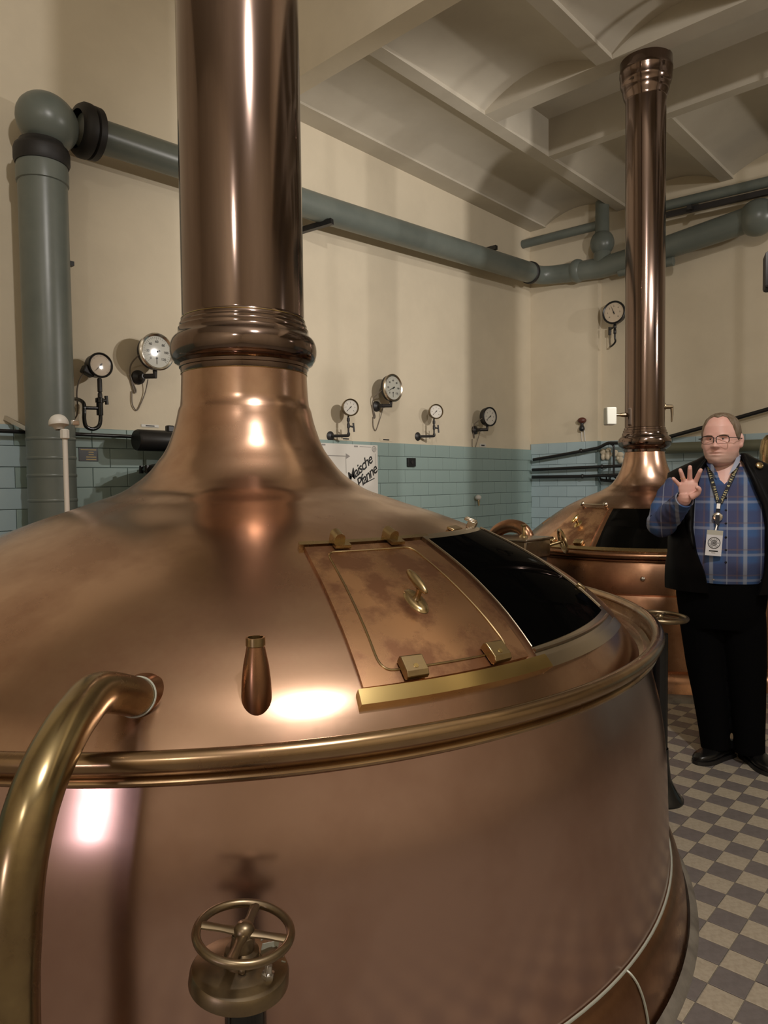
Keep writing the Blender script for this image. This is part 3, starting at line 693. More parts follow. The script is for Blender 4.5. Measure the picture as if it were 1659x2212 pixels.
MB().tube([p-b for p in smooth_path([BQ(1318,958), BQ(1325,963), BQ(1326,975), BQ(1326,1024)], 4)], .014, 12).build('tube', 'black', vt)
dg = black_pipe('black pipe slanting up the cream wall behind the man head', [on_x(1430,948,XB-.14), on_x(1520,923,XB-.14), on_x(1659,884,XB-.14), on_x(1900,815,XB-.14)], .024)
# rough valve remains on the tiles
for px, py, lb in ((1308, 983, 'left patch of broken plaster under the black pipes by the far chimney'), (1337, 987, 'right patch of broken plaster under the black pipes by the far chimney')):
    P = on_x(px, py, XB-.03); mb = MB()
    for k in range(6): mb.ball((random.uniform(-.02,.0), random.uniform(-.05,.05), random.uniform(-.07,.07)), (.03, random.uniform(.03,.05), random.uniform(.03,.05)), 8, 6)
    o = mb.build('plaster_patch', 'plaster', None, 60); o.location = P; tag(o, lb, 'plaster')
P = on_x(1313, 1040, XB-.09); o = thing('shutoff_valve', 'small black valve cluster on the tiles just above the far kettle dome', 'valve', P)
MB().tube([(.09,-.12,.0),(0,-.12,.0),(0,.10,.02)], .02, 10).build('body', 'black', o)
MB().torus((-.03,.05,.05), .045, .011, 20, 8, Matrix.Rotation(R(70),3,'Y')).build('handwheel', 'black', o)
MB().torus((-.03,-.09,.03), .045, .011, 20, 8, Matrix.Rotation(R(50),3,'Y')).build('handwheel', 'black', o)
# ------------------------------------------------------------------ gauges
def ring_text(par, rad, y, nums, a0, a1, size, material):
    for k, s_ in enumerate(nums):
        a = R(a0+(a1-a0)*k/(len(nums)-1)); p = V3((rad*math.cos(a), y, rad*math.sin(a)))
        text_mesh('numeral', s_, size, material, par, Matrix.Translation(p) @ Matrix.Rotation(R(90), 4, 'X'))
def gauge(label, P, rz, rad, depth, case, bezel, dial, needle, wall_d, kind, nums=(), sub=False, drop=0.2):
    """P = centre of the dial; local -Y faces the room; wall lies wall_d behind the dial along +Y after undoing rz"""
    g = thing('pressure_gauge', label, 'gauge', P, rz, 'gauges on the cream walls')
    rx = Matrix.Rotation(R(90), 3, 'X')      # lathe axis +Z -> -Y
    cs = MB().lathe([(0,-depth),(rad*.80,-depth),(rad*.97,-depth*.9),(rad*.99,-.01),(rad*.99,.0)], 40, (0,0,0), rx).build('case', case, g, 40)
    bz = MB().lathe([(rad*.99,-.02),(rad*1.05,-.012),(rad*1.05,.008),(rad*.98,.014),(rad*.88,.006),(rad*.88,-.004)], 44, (0,0,0), rx).build('bezel', bezel, g, 40)
    dl = MB().lathe([(rad*.89,.0),(0,.0005)], 40, (0,-.001,0), rx).build('dial', dial, g, 60)
    mk = MB()
    for k in range(31):
        a = R(225-k*9); u = V3((math.cos(a), 0, math.sin(a))); l = .14 if k % 5 == 0 else .08
        mk.bar(u*rad*(.82-l)+V3((0,-.003,0)), u*rad*.82+V3((0,-.003,0)), rad*.012, .001, up=(0,1,0))
    mk.build('scale', 'greyink', dl, 0)
    if nums: ring_text(dl, rad*.56, -.003, nums, 225, -45, rad*.20, 'ink')
    u = V3((math.cos(R(needle)), 0, math.sin(R(needle)))); w_ = V3((-u.z, 0, u.x))
    nd = MB(); y = V3((0,-.006,0)); q = [-u*rad*.18-w_*rad*.05, -u*rad*.18+w_*rad*.05, w_*rad*.035, u*rad*.74, -w_*rad*.035]
    nd.add([p+y for p in q]+[p+y*1.3 for p in q], [(0,1,2,3,4),(9,8,7,6,5)]+[(i,(i+1)%5,5+(i+1)%5,5+i) for i in range(5)])
    nd.build('needle', 'ink', g, 0)
    MB().ball((0,-.007,0), (rad*.07,.003,rad*.07), 14, 8).build('hub', 'ink', g)
    if sub:
        s_ = V3((-rad*.02,-.005,-rad*.36)); MB().ball(s_, (rad*.06,.003,rad*.06), 12, 6).build('sub_hub', 'ink', dl)
        MB().bar(s_, s_+V3((0,0,-rad*.34)), rad*.025, .001, up=(0,1,0)).build('sub_needle', 'ink', dl, 0)
    MB().lathe([(rad*.90,.007),(rad*.5,.0085),(0,.009)], 36, (0,0,0), rx).build('cover_glass', 'glass', g, 60)
    # support, built in wall-aligned axes
    und = Matrix.Rotation(-rz, 3, 'Z')
    def W(x, y, z): return und @ V3((x, y, z))
    yc = depth*.55
    if kind == 'elbow':
        st = MB(); st.lathe([(.009,-rad),(.011,-rad-.02),(.016,-rad-.022),(.016,-rad-.055),(.011,-rad-.058),(.011,-rad-.075),(.015,-rad-.08),(.015,-rad-.12),(.010,-rad-.125),(.010,-rad-drop+.02)], 12, W(0,yc,0)); st.build('stem', 'iron', g, 40)
        ek = MB().tube(smooth_path([W(0,yc,-rad-drop+.03), W(0,yc,-rad-drop+.005), W(-.015,yc+.02,-rad-drop), W(-.10,wall_d-.03,-rad-drop)],4), .015, 12).build('elbow', 'iron', g)
        fr = und @ Matrix.Rotation(R(90),3,'X')
        MB().lathe([(0,.03),(.025,.028),(.05,.008),(.05,.0),(0,0)], 20, W(-.10,wall_d,-rad-drop), fr).build('wall_flange', 'iron', g, 50)
        ck = MB().tube([W(.0,yc,-rad-.10), W(.05,yc-.02,-rad-.11)], .009, 10).build('cock', 'iron', g)
        MB().bar(W(.05,yc-.02,-rad-.07), W(.062,yc-.02,-rad-.16), .016, .012, up=(0,1,0)).build('lever', 'iron', ck, 0)
    if kind == 'capillary':
        fr = und @ Matrix.Rotation(R(90),3,'X')
        MB().lathe([(0,.10),(.02,.10),(.022,.04),(.055,.02),(.058,0),(0,0)], 22, W(-.06,wall_d,-rad-.045), fr).build('wall_flange', 'iron', g, 50)
        MB().tube([W(-.06,wall_d-.08,-rad-.045), W(.0,yc,-rad-.045), W(0,yc,-rad+.02)], [.02,.024,.02], 12).build('bracket', 'iron', g)
        MB().tube(smooth_path([W(-rad*.9,yc,-rad*.2), W(-rad*1.05,wall_d-.06,-rad*.7), W(-rad*.95,wall_d-.02,-rad*1.35), W(-rad*.62,wall_d-.012,-rad*2.05), W(-rad*.7,wall_d-.012,-rad*2.2), W(-rad*.85,wall_d-.012,-rad*1.7), W(-rad*.95,wall_d-.012,-rad*1.25)],5), .006, 8).build('capillary', 'cable', g)
        MB().tube(smooth_path([W(.0,wall_d-.05,-rad-.06), W(-.01,wall_d-.02,-rad-.16), W(-.05,wall_d-.012,-rad-.26), W(-.085,wall_d-.012,-rad-.31), W(-.12,wall_d-.012,-rad-.26), W(-.12,wall_d-.012,-rad-.16)],5), .0045, 8).build('thin_lead', 'cable', g)
    return g
NA = ('0','1','2','3','4','5','6')
def GA(px, py, off=.20): return on_y(px, py, YA-off)
gauge('black gauge with yellowed dial on a U-shaped siphon beside the vertical grey pipe', GA(217,789), 0, .089, .085, 'black', 'black', 'dial_warm', 228, .20, 'none')
gauge('large chrome-rimmed dial just left of the near chimney collar', GA(339,760), 0, .140, .07, 'iron', 'chrome', 'dial_grey', 203, .20, 'capillary', ('0','20','40','60','80','100','120'), True)
gauge('brass-rimmed gauge above the white lettered board', GA(757,880), R(-27), .084, .06, 'bronze', 'bronze', 'dial', 226, .20, 'elbow', NA)
gauge('highest of the gauges between the chimneys, large and grey-rimmed', GA(849,838), 0, .142, .06, 'iron', 'frame', 'dial_grey', 205, .20, 'capillary', ('0','20','40','60','80','100','120'), True)
gauge('brass-rimmed gauge above the small black wall socket', GA(942,889), R(-33), .082, .06, 'bronze', 'bronze', 'dial', 226, .20, 'elbow', NA)
gauge('black-cased gauge nearest the corner of the room', GA(1058,900), R(-10), .118, .075, 'black', 'black', 'dial', 215, .20, 'capillary', NA)
P = on_x(1326, 675, XB-PD-.16)
g7 = gauge('black gauge high on the wall half hidden by the far chimney', P, R(-90+6), .140, .09, 'black', 'black', 'dial_warm', 112, .16, 'none', NA)
for pts, r_, nm in (([(0,.04,-.14),(0,.04,-.30),(0,.06,-.36),(-.05,.10,-.395),(-.10,.155,-.40)], .012, 'siphon'), ([(0,.04,-.175),(-.06,.09,-.18),(-.10,.15,-.175)], .013, 'bracket'), ([(-.10,.14,-.15),(-.10,.14,-.25)], .02, 'wall_block'), ([(-.10,.145,-.2),(-.10,.145,-.39)], .004, 'lead')):
    MB().tube(smooth_path(pts, 4), r_, 10).build(nm, 'black', g7)
MB().lathe([(.012,-.14),(.02,-.15),(.02,-.19),(.013,-.2),(.019,-.21),(.019,-.26),(.012,-.27)], 12, (0,.04,0)).build('union', 'black', g7, 40)
# siphon of the first gauge
P = GA(217,789); sg = thing('siphon_pipe', 'black U-shaped siphon tube with tee cock under the leftmost gauge', 'pipe', GA(214,880))
b = V3(sg.location)
def sgp(px, py, off=.20): return GA(px, py, off)-b
MB().lathe([(.012,.0),(.017,-.008),(.017,-.10),(.011,-.105),(.016,-.115),(.017,-.15),(.010,-.155),(.013,-.165),(.013,-.19),(.009,-.195),(.009,-.22)], 14, GA(215,817)-b).build('stem', 'iron', sg, 40)
MB().lathe([(.024,0),(.024,.09),(.030,.092),(.030,.125),(.02,.13)], 16, sgp(216,897), ).build('cock_body', 'blackgloss', sg, 40)
tl = MB().tube([sgp(216,866), sgp(229,865)], .011, 10).build('cock_key', 'iron', sg)
MB().tube([sgp(229,855), sgp(231,874)], .013, 10).build('tee_handle', 'iron', tl)
MB().tube(smooth_path([sgp(163,862,.02), sgp(172,864,.12), sgp(181,872,.19), sgp(182,890), sgp(182,905), sgp(186,921), sgp(200,927), sgp(213,921), sgp(217,908), sgp(217,888)],5), .0145, 14).build('loop', 'blackgloss', sg)
MB().tube([sgp(182,881), sgp(216,882)], .013, 12).build('cross_tie', 'blackgloss', sg)
tb = MB().box(sgp(190,802,.16), (.09,.07,.06), Matrix.Rotation(R(25),3,'Y')).build('terminal_box', 'rubber', sg, 0, bevel=.01)
MB().tube(smooth_path([sgp(180,806,.16), sgp(170,825,.12), sgp(166,850,.08), sgp(168,880,.04), sgp(166,897,.02), sgp(160,906,.02)],5), .0055, 8).build('lead', 'cable', sg)

# ------------------------------------------------------------------ wall things
P0 = on_y(562, 953, YA-.03); P1 = on_y(815, 962, YA-.03)
zt = on_y(815,962,YA-.03).z; x1 = P1.x; x0 = x1-1.95; zb = .62
bd = thing('lettered_board', 'white schematic board with script lettering hung on the blue tiles', 'sign', (x0, YA-.03, zb))
MB().box(((x1-x0)/2, 0, (zt-zb)/2), (x1-x0, .012, zt-zb)).build('panel', 'white', bd, 0, bevel=.004)
for x_ in (.25, x1-x0-.25): MB().box((x_, .009, zt-zb-.2), (.05,.006,.05)).build('standoff', 'steel', bd, 0)
def BL(px, py): p = on_y(px, py, YA-.037); return V3((p.x-x0, -.0068, p.z-zb))
def tm(px, py, ang): return Matrix.Translation(BL(px, py)) @ Matrix.Rotation(R(90),4,'X') @ Matrix.Rotation(ang,4,'Z')
text_mesh('script_word', 'Maische', .155, 'ink', bd, tm(777,1013,R(33)), shear=.35, spacing=.86, bold=.002)
text_mesh('script_word', 'Pfanne', .155, 'ink', bd, tm(792,1030,R(33)), shear=.35, spacing=.86, bold=.002)
MB().bar(BL(784,1046), BL(809,1033), .010, .001, up=(0,1,0)).build('flourish', 'ink', bd, 0)
MB().bar(BL(700,983.5), BL(750,985.5), .008, .001, up=(0,1,0)).build('arrow_line', 'greyink', bd, 0)
a_ = BL(750,985.5); MB().add([a_+V3((-.02,0,.03)), a_+V3((-.02,0,-.03)), a_+V3((.045,0,0))], [(0,1,2)]).build('arrow_head', 'greyink', bd, 0)
MB().bar(BL(747,987), BL(748,1022), .006, .001, up=(0,1,0)).build('arrow_line', 'greyink', bd, 0)
MB().bar(BL(777,964.6), BL(802,966), .006, .001, up=(0,1,0)).build('arrow_line', 'greyink', bd, 0)
MB().bar(BL(811,980), BL(812,1008), .004, .001, up=(0,1,0)).build('arrow_line', 'greyink', bd, 0)
c = BL(808,970); MB().torus(c, .030, .0035, 28, 6, Matrix.Rotation(R(90),3,'X')).build('round_emblem', 'greyink', bd)
MB().torus(c, .014, .003, 20, 6, Matrix.Rotation(R(90),3,'X')).build('round_emblem', 'greyink', bd)
for px, py in ((699,960.5), (769,964.3)): MB().bar(BL(px-4,py-.2), BL(px+4,py+.2), .016, .001, up=(0,1,0)).build('small_print', 'greyink', bd, 0)

def wallbox(name, label, cat, px0, py0, px1, py1, dp, material, par=None):
    a = on_y(px0, py0, YA-dp); c = on_y(px1, py1, YA-dp)
    t_ = thing(name, label, cat, ((a.x+c.x)/2, YA-.012, (a.z+c.z)/2)); wd, ht = abs(c.x-a.x), abs(a.z-c.z)
    MB().box((0, -dp/2, 0), (wd, dp, ht)).build('plate', material, t_, 0, bevel=min(.004, dp*.3)); return t_, wd, ht
t_, wd, ht = wallbox('wall_socket', 'small square black socket on the blue tiles between the kettles', 'socket', 880, 989, 897, 1008, .03, 'black')
MB().lathe([(.02,0),(.022,.006),(.0,.007)], 16, (0,-.03,0), Matrix.Rotation(R(90),3,'X')).build('insert', 'iron', t_)
t_, wd, ht = wallbox('nameplate', 'small black plate with gold lettering beside the vertical grey pipe', 'sign', 168, 967, 211, 997, .008, 'black')
for k in range(5):
    MB().box((-.0 if k in (0,) else .02, -.0088, ht*.36-k*ht*.18), (wd*(.8, .26, .26, .52, .52)[k], .001, ht*.07)).build('print_line', 'goldink', t_, 0)
for px, py, lb in ((324, 920, 'white label above the black cylinder near the near chimney'), (747, 948, 'small label under the brass-rimmed gauge over the white board'), (834, 950, 'small label under the highest gauge'), (1043, 962, 'tiny label under the gauge nearest the corner')):
    wpx = 19 if px == 324 else 13 if px < 1000 else 7
    t_, wd, ht = wallbox('wall_label', lb, 'label', px-wpx, py-4, px+wpx, py+4, .004, 'plastic' if px in (324, 1043) else 'plaster')
    t_.location.y = YA-.001; MB().box((0,-.0048,0), (wd*.5,.001,ht*.4)).build('print_line', 'ink', t_, 0)
# white tap on the tiles
P = on_y(1033,1078,YA-.06); t_ = thing('wall_tap', 'small white valve fixed to the blue tiles above the window clips', 'valve', P)
MB().ball((0,0,.02), (.045,.04,.035), 16, 10).build('cap', 'plastic', t_)
MB().tube([(0,.048,.0),(0,-.01,0)], .02, 12).build('body', 'brass', t_)
MB().tube([(-.01,-.01,-.01),(-.015,-.02,-.085)], [.018,.010], 10).build('spout', 'brass', t_)
# black cylinder apparatus
P = on_y(345, 951, YA-.26); ap = thing('steam_trap', 'black horizontal cylinder with rods on the wall behind the near chimney', 'apparatus', (P.x, YA-.26, 0))
MB().lathe([(0,-.22),(.075,-.22),(.083,-.205),(.083,.55),(0,.55)], 32, (0.02,0,P.z-.005), Matrix.Rotation(R(90),3,'Y')).build('cylinder', 'black', ap, 40)
MB().box((.09,0,P.z+.09), (.06,.05,.06)).build('lug', 'black', ap, 0, bevel=.01)
MB().tube([(.10,0,P.z-.08),(.10,0,P.z-.36)], .015, 12).build('rod', 'black', ap)
MB().bar((.0,.0,P.z), (.25,.225,P.z), .06,.06).build('wall_arm', 'black', ap, 0)
zl = on_y(300,1012,YA-.55).z
ld = MB().lathe([(.33,zl-.02),(.34,zl),(.33,zl+.025),(.22,zl+.05),(.12,zl+.075),(.05,zl+.10),(0,zl+.10)], 40, (.16,-.13,0)).build('lid', 'iron', ap, 50)
MB().lathe([(.30,0),(.305,zl-.02)], 40, (.16,-.13,0)).build('drum', 'black', ap, 60)
for a in range(0,360,30):
    u = V3((.345*math.cos(R(a)), .345*math.sin(R(a)), 0)); MB().lathe([(0,.03),(.016,.03),(.018,0),(.018,-.03),(0,-.03)], 6, V3((.16,-.13,zl))+u).build('clamp_bolt', 'black', ld, 30)
for a in (190, 250): 
    u = V3((.315*math.cos(R(a)), .315*math.sin(R(a)), 0)); MB().tube([V3((.16,-.13,0))+u, V3((.16,-.13,zl-.02))+u], .013, 10).build('stay', 'steel', ap)
a = on_y(150,937,YA-.10); c = on_y(305,944,YA-.10)
hr = thing('dado_rail', 'thin straight black pipe along the top of the tiles at the left', 'pipe', a)
MB().tube([V3((-.6,0,.0)), c-a], .014, 12).build('tube', 'black', hr)
for k in (-.3, .4): MB().tube([(k,0,0),(k,.092,0)], .009, 8).build('bracket', 'black', hr)
# bell push / knob on the pilaster
P = on_x(1257, 922, XB-PD-.05); t_ = thing('bell_push', 'dark red and black bell push on the cream wall above the tiled pilaster', 'bell', P)
MB().ball((0,0,.085), (.05,.062,.042), 18, 12).build('cap', 'redknob', t_)
MB().lathe([(.02,.06),(.022,.02),(.034,-.005),(.038,-.03),(.030,-.05),(.02,-.055)], 18).build('stem', 'black', t_, 50)
for s_ in (-1, 1): MB().tube([(.03,s_*.022,-.05),(.045,s_*.022,-.19)], .008, 8).build('conduit', 'plastic', t_)
# spotlight at right edge, brass vessel behind the man
P = V3((5.72, 1.20, 3.42)); sl = thing('spotlight', 'black spotlight hanging at the right edge high above the man', 'lamp', P)
rd = (V3((4.6,5.3,3.0))-P).normalized(); rr = rd.to_track_quat('Z','Y').to_matrix()
Q1 = at_depth(1652, 598, 5.05)-P; Q2 = at_depth(1664, 690, 5.05)-P
MB().box(Q1+V3((.02,-.07,.03)), (.16,.16,.26), Matrix.Rotation(R(20),3,'Z')).build('housing', 'rubber', sl, 0, bevel=.02)
MB().bar(Q1+V3((.02,-.06,-.05)), Q2+V3((.0,-.03,-.06)), .05,.07).build('arm', 'black', sl, 0)
MB().tube([Q1+V3((.02,-.10,.1)), Q1+V3((.02,-.10,ZC-P.z-Q1.z))], .018, 10).build('hanger', 'black', sl)
P = at_depth(1672, 960, 5.6); bv = thing('brass_column', 'brass column with rounded top behind the man shoulder at right edge', 'vessel', (P.x, P.y, 0))
MB().lathe([(.10,0),(.10,P.z-.16),(.104,P.z-.14),(.104,P.z-.05),(.092,P.z+.03),(.06,P.z+.075),(0,P.z+.085)], 32).build('shell', 'brass', bv, 60)
MB().lathe([(.16,0),(.16,.02),(.11,.05),(.10,.06)], 32).build('foot', 'brass', bv, 50)
# ------------------------------------------------------------------ the man
PM = Vector((3.86, 1.15, 0)); AZ = math.atan2(PM.y, PM.x)
EY = Vector((math.cos(AZ), math.sin(AZ), 0)); EX = Vector((math.sin(AZ), -math.cos(AZ), 0))
def loc(Pw): q = Vector(Pw)-PM; return Vector((q.dot(EX), q.dot(EY), q.z))
def mp(px, py, y=0.0):
    d = ray(px, py); t = (PM+EY*y-CAM).dot(EY)/d.dot(EY); return loc(CAM+d*t)
man = thing('person', 'man in blue plaid shirt and black vest raising four fingers beside the far kettle', 'person', PM, AZ-PI/2)

def skin_mat():
    m = bpy.data.materials.new('skin'); m.use_nodes = True; nt = m.node_tree; b = nt.nodes['Principled BSDF']; b.inputs['Roughness'].default_value = .42
    b.inputs['Subsurface Weight'].default_value = .12; b.inputs['Subsurface Radius'].default_value = (.012, .005, .003)
    tc = nt.nodes.new('ShaderNodeTexCoord'); sx = nt.nodes.new('ShaderNodeSeparateXYZ'); nt.links.new(tc.outputs['Object'], sx.inputs[0])
    n = nt.nodes.new('ShaderNodeTexNoise'); n.inputs['Scale'].default_value = 26; n.inputs['Detail'].default_value = 3; nt.links.new(tc.outputs['Object'], n.inputs['Vector'])
    mx = nt.nodes.new('ShaderNodeMix'); mx.data_type = 'RGBA'; mx.inputs[6].default_value = (.84,.53,.46,1); mx.inputs[7].default_value = (.80,.44,.38,1); nt.links.new(n.outputs['Fac'], mx.inputs[0])
    a = nt.nodes.new('ShaderNodeMapRange'); a.inputs[1].default_value = 1.605; a.inputs[2].default_value = 1.578; nt.links.new(sx.outputs['Z'], a.inputs[0])
    c = nt.nodes.new('ShaderNodeMapRange'); c.inputs[1].default_value = 1.505; c.inputs[2].default_value = 1.53; nt.links.new(sx.outputs['Z'], c.inputs[0])
    x_ = nt.nodes.new('ShaderNodeMath'); x_.operation = 'GREATER_THAN'; x_.inputs[1].default_value = -.135; nt.links.new(sx.outputs['X'], x_.inputs[0])
    mu = nt.nodes.new('ShaderNodeMath'); mu.operation = 'MULTIPLY'; nt.links.new(a.outputs[0], mu.inputs[0]); nt.links.new(c.outputs[0], mu.inputs[1])
    mu2 = nt.nodes.new('ShaderNodeMath'); mu2.operation = 'MULTIPLY'; nt.links.new(mu.outputs[0], mu2.inputs[0]); nt.links.new(x_.outputs[0], mu2.inputs[1])
    mu3 = nt.nodes.new('ShaderNodeMath'); mu3.operation = 'MULTIPLY'; mu3.inputs[1].default_value = .55; nt.links.new(mu2.outputs[0], mu3.inputs[0])
    m2 = nt.nodes.new('ShaderNodeMix'); m2.data_type = 'RGBA'; m2.inputs[7].default_value = (.58,.44,.37,1); nt.links.new(mu3.outputs[0], m2.inputs[0]); nt.links.new(mx.outputs[2], m2.inputs[6])
    nt.links.new(m2.outputs[2], b.inputs['Base Color']); return m
M['skin'] = skin_mat()
def plaid_mat():
    m = bpy.data.materials.new('blue plaid'); m.use_nodes = True; nt = m.node_tree; b = nt.nodes['Principled BSDF']; b.inputs['Roughness'].default_value = .85; b.inputs['Specular IOR Level'].default_value = .15
    tc = nt.nodes.new('ShaderNodeTexCoord'); sx = nt.nodes.new('ShaderNodeSeparateXYZ'); nt.links.new(tc.outputs['Object'], sx.inputs[0])
    def math_(op, a, b_=None):
        n = nt.nodes.new('ShaderNodeMath'); n.operation = op
        for k, v in ((0, a), (1, b_)):
            if v is None: continue
            if isinstance(v, (int, float)): n.inputs[k].default_value = v
            else: nt.links.new(v, n.inputs[k])
        return n.outputs[0]
    def stripe(c, period, centre, width, soft=.25):
        f = math_('FRACT', math_('ADD', math_('DIVIDE', math_('SUBTRACT', c, centre), period), 100.5))
        d = math_('MULTIPLY', math_('ABSOLUTE', math_('SUBTRACT', f, .5)), period)
        r = nt.nodes.new('ShaderNodeMapRange'); r.inputs[1].default_value = width/2*(1+soft); r.inputs[2].default_value = width/2*(1-soft); nt.links.new(d, r.inputs[0]); return r.outputs[0]
    def mix(fac, col, prev):
        n = nt.nodes.new('ShaderNodeMix'); n.data_type = 'RGBA'; n.inputs[7].default_value = (*col, 1); nt.links.new(fac, n.inputs[0])
        if isinstance(prev, tuple): n.inputs[6].default_value = (*prev, 1)
        else: nt.links.new(prev, n.inputs[6])
        return n.outputs[2]
    X, Z = sx.outputs['X'], sx.outputs['Z']
    c = mix(math_('MULTIPLY', stripe(X, .15, .018, .075), .8), (.075,.088,.175), (.060,.125,.300))
    c = mix(math_('MULTIPLY', stripe(Z, .128, 1.275, .066), .55), (.070,.068,.140), c)
    c = mix(math_('MULTIPLY', stripe(X, .15, .075, .017), .55), (.42,.46,.52), c)
    c = mix(math_('MULTIPLY', stripe(X, .15, -.005, .005), .6), (.36,.40,.50), c)
    c = mix(math_('MULTIPLY', stripe(X, .15, .040, .008), .4), (.17,.11,.10), c)
    c = mix(math_('MULTIPLY', stripe(Z, .128, 1.349, .013), .42), (.38,.42,.52), c)
    c = mix(math_('MULTIPLY', stripe(Z, .128, 1.375, .008), .35), (.19,.13,.11), c)
    n = nt.nodes.new('ShaderNodeTexNoise'); n.inputs['Scale'].default_value = 220; nt.links.new(tc.outputs['Object'], n.inputs['Vector'])
    c = mix(math_('MULTIPLY', n.outputs['Fac'], .18), (.02,.03,.08), c)
    nt.links.new(c, b.inputs['Base Color']); return m
M['plaid'] = plaid_mat()
M['vest'] = mat('black vest leather', (.004,.004,.0045), rough=.5, spec=.12)
M['trousers'] = mat('black trousers', (.003,.003,.0035), rough=.9, spec=.05)
M['shoe'] = mat('black shoe leather', (.007,.007,.007), rough=.25)
M['collar'] = mat('pale collar lining', (.36,.40,.52), rough=.8)
M['hair'] = mat('greying brown hair', (.14,.095,.055), rough=.6, alt=(.23,.18,.13), scale=60, stretch=(1,1,.3))
M['strap'] = mat('navy strap', (.006,.007,.014), rough=.7)
M['strapink'] = mat('pale yellow print', (.62,.56,.30), rough=.6)
M['card'] = mat('white card', (.75,.76,.80), rough=.4)
M['gold'] = mat('gold ring', (.85,.62,.25), metal=1, rough=.2)
M['clasp'] = mat('brushed metal', (.55,.53,.5), metal=.7, rough=.55)
M['lip'] = mat('lip', (.34,.13,.11), rough=.5)
M['brow'] = mat('brow hair', (.30,.19,.13), rough=.8)
M['eye'] = mat('eye', (.55,.52,.48), rough=.2)

def ell(cx, cy, z, rx, ry, n=40, pw=1.0):
    return [Vector((cx+rx*math.copysign(abs(math.cos(2*PI*i/n))**pw, math.cos(2*PI*i/n)), cy+ry*math.copysign(abs(math.sin(2*PI*i/n))**pw, math.sin(2*PI*i/n)), z)) for i in range(n)]
def interp(tab, z):
    for a, b in zip(tab, tab[1:]):
        if a[0] <= z <= b[0]:
            t = (z-a[0])/(b[0]-a[0]); return [a[k]*(1-t)+b[k]*t for k in range(1, len(a))]
    return list(tab[0][1:]) if z < tab[0][0] else list(tab[-1][1:])
# z, cx, cy, rx, ry
SH = [(.94,-.030,-.030,.200,.165),(1.04,-.025,-.050,.212,.185),(1.14,-.020,-.048,.212,.182),(1.25,-.018,-.028,.208,.160),(1.35,-.018,-.008,.208,.138),(1.43,-.018,.008,.212,.122),(1.485,-.018,.018,.185,.108),(1.525,-.015,.022,.120,.095),(1.555,-.012,.020,.082,.082)]
def shirt_front(x, z):
    cx, cy, rx, ry = interp(SH, z); v = max(0.0, 1-((x-cx)/rx)**2); return cy-ry*math.sqrt(v)
# --- head
HC = mp(1558, 954, -.03); HC.z = 1.663; FY = R(-14)
HT = [(-1,.0,.0,.0),(-.97,.036,.050,.03),(-.87,.060,.080,.045),(-.72,.071,.091,.058),(-.5,.080,.096,.078),(-.25,.086,.098,.095),(0,.0865,.097,.103),(.25,.0855,.098,.105),(.5,.080,.092,.101),(.75,.065,.074,.084),(.9,.043,.050,.058),(.97,.024,.027,.033),(1,0,0,0)]
def g2(x, s): return math.exp(-(x/s)**2)
def head_pt(a, zn, off=0.0):
    """a = 0 at the face, positive towards the left of the man (right of the photograph)"""
    wd, fr, bk = interp(HT, zn); da = math.degrees(a)
    if da > 180: da -= 360
    c, s = math.cos(a), math.sin(a)
    dpt = fr if c > 0 else bk
    x = wd*s; y = -dpt*c
    f = 0.0
    if abs(da) < 90:
        nz = max(0, min(1, (.10-zn)/.38)) if zn > -.28 else max(0, 1-(-.28-zn)/.10)
        f += .030*nz*g2(da, 6.5+3.5*nz) + .006*g2(zn+.27, .05)*(g2(da-11, 5)+g2(da+11, 5))
        f += .006*g2(zn-.13, .07)*g2(abs(da)-24, 16) - .012*g2(zn-.02, .085)*g2(abs(da)-25, 10)
        f += .0045*g2(zn+.475, .035)*g2(da, 20) + .005*g2(zn+.58, .04)*g2(da, 17) - .010*g2(zn+.525, .020)*g2(da, 22)
        f += .006*g2(zn+.80, .10)*g2(da, 20) + .005*g2(zn+.30, .16)*g2(abs(da)-40, 14) - .003*g2(zn+.42, .10)*g2(abs(da)-27, 6)
    p = Vector((x, y, zn*.136)); nrm = Vector((s, -c, zn*.5)).normalized()
    p += Vector((s*.6, -c, 0)).normalized()*f + nrm*off
    return Matrix.Rotation(FY, 3, 'Z') @ p + HC
body = MB(); rows = []
zs = [math.cos(PI*i/72) for i in range(73)]
rows = [[head_pt(2*PI*j/80, z) for j in range(80)] for z in zs[1:-1]]
body.rings(rows)
for s_ in (-1, 1):      # ears
    for dz, dr, rr_ in ((0.004, 0, (.010,.024,.034)), (-.020, .0, (.011,.016,.018))):
        q = Matrix.Rotation(FY, 3, 'Z') @ Vector((s_*.088, .012, dz-.006)) + HC
        body.ball(q, rr_, 14, 10, Matrix.Rotation(FY+s_*R(-24), 3, 'Z'))
body.tube([Vector((-.014,.030,1.44)), Vector((-.016,.022,1.53)), HC+Vector((.0,.020,-.06))], [(.085,.08),(.078,.076),(.078,.074)], 28)
body.rings([ell(cx, cy, z, rx-.012, ry-.012) for z, cx, cy, rx, ry in SH])
body.rings([ell(-.035,-.01,z,rx,ry) for z, rx, ry in ((.80,.19,.13),(.90,.20,.145),(.96,.19,.15))])
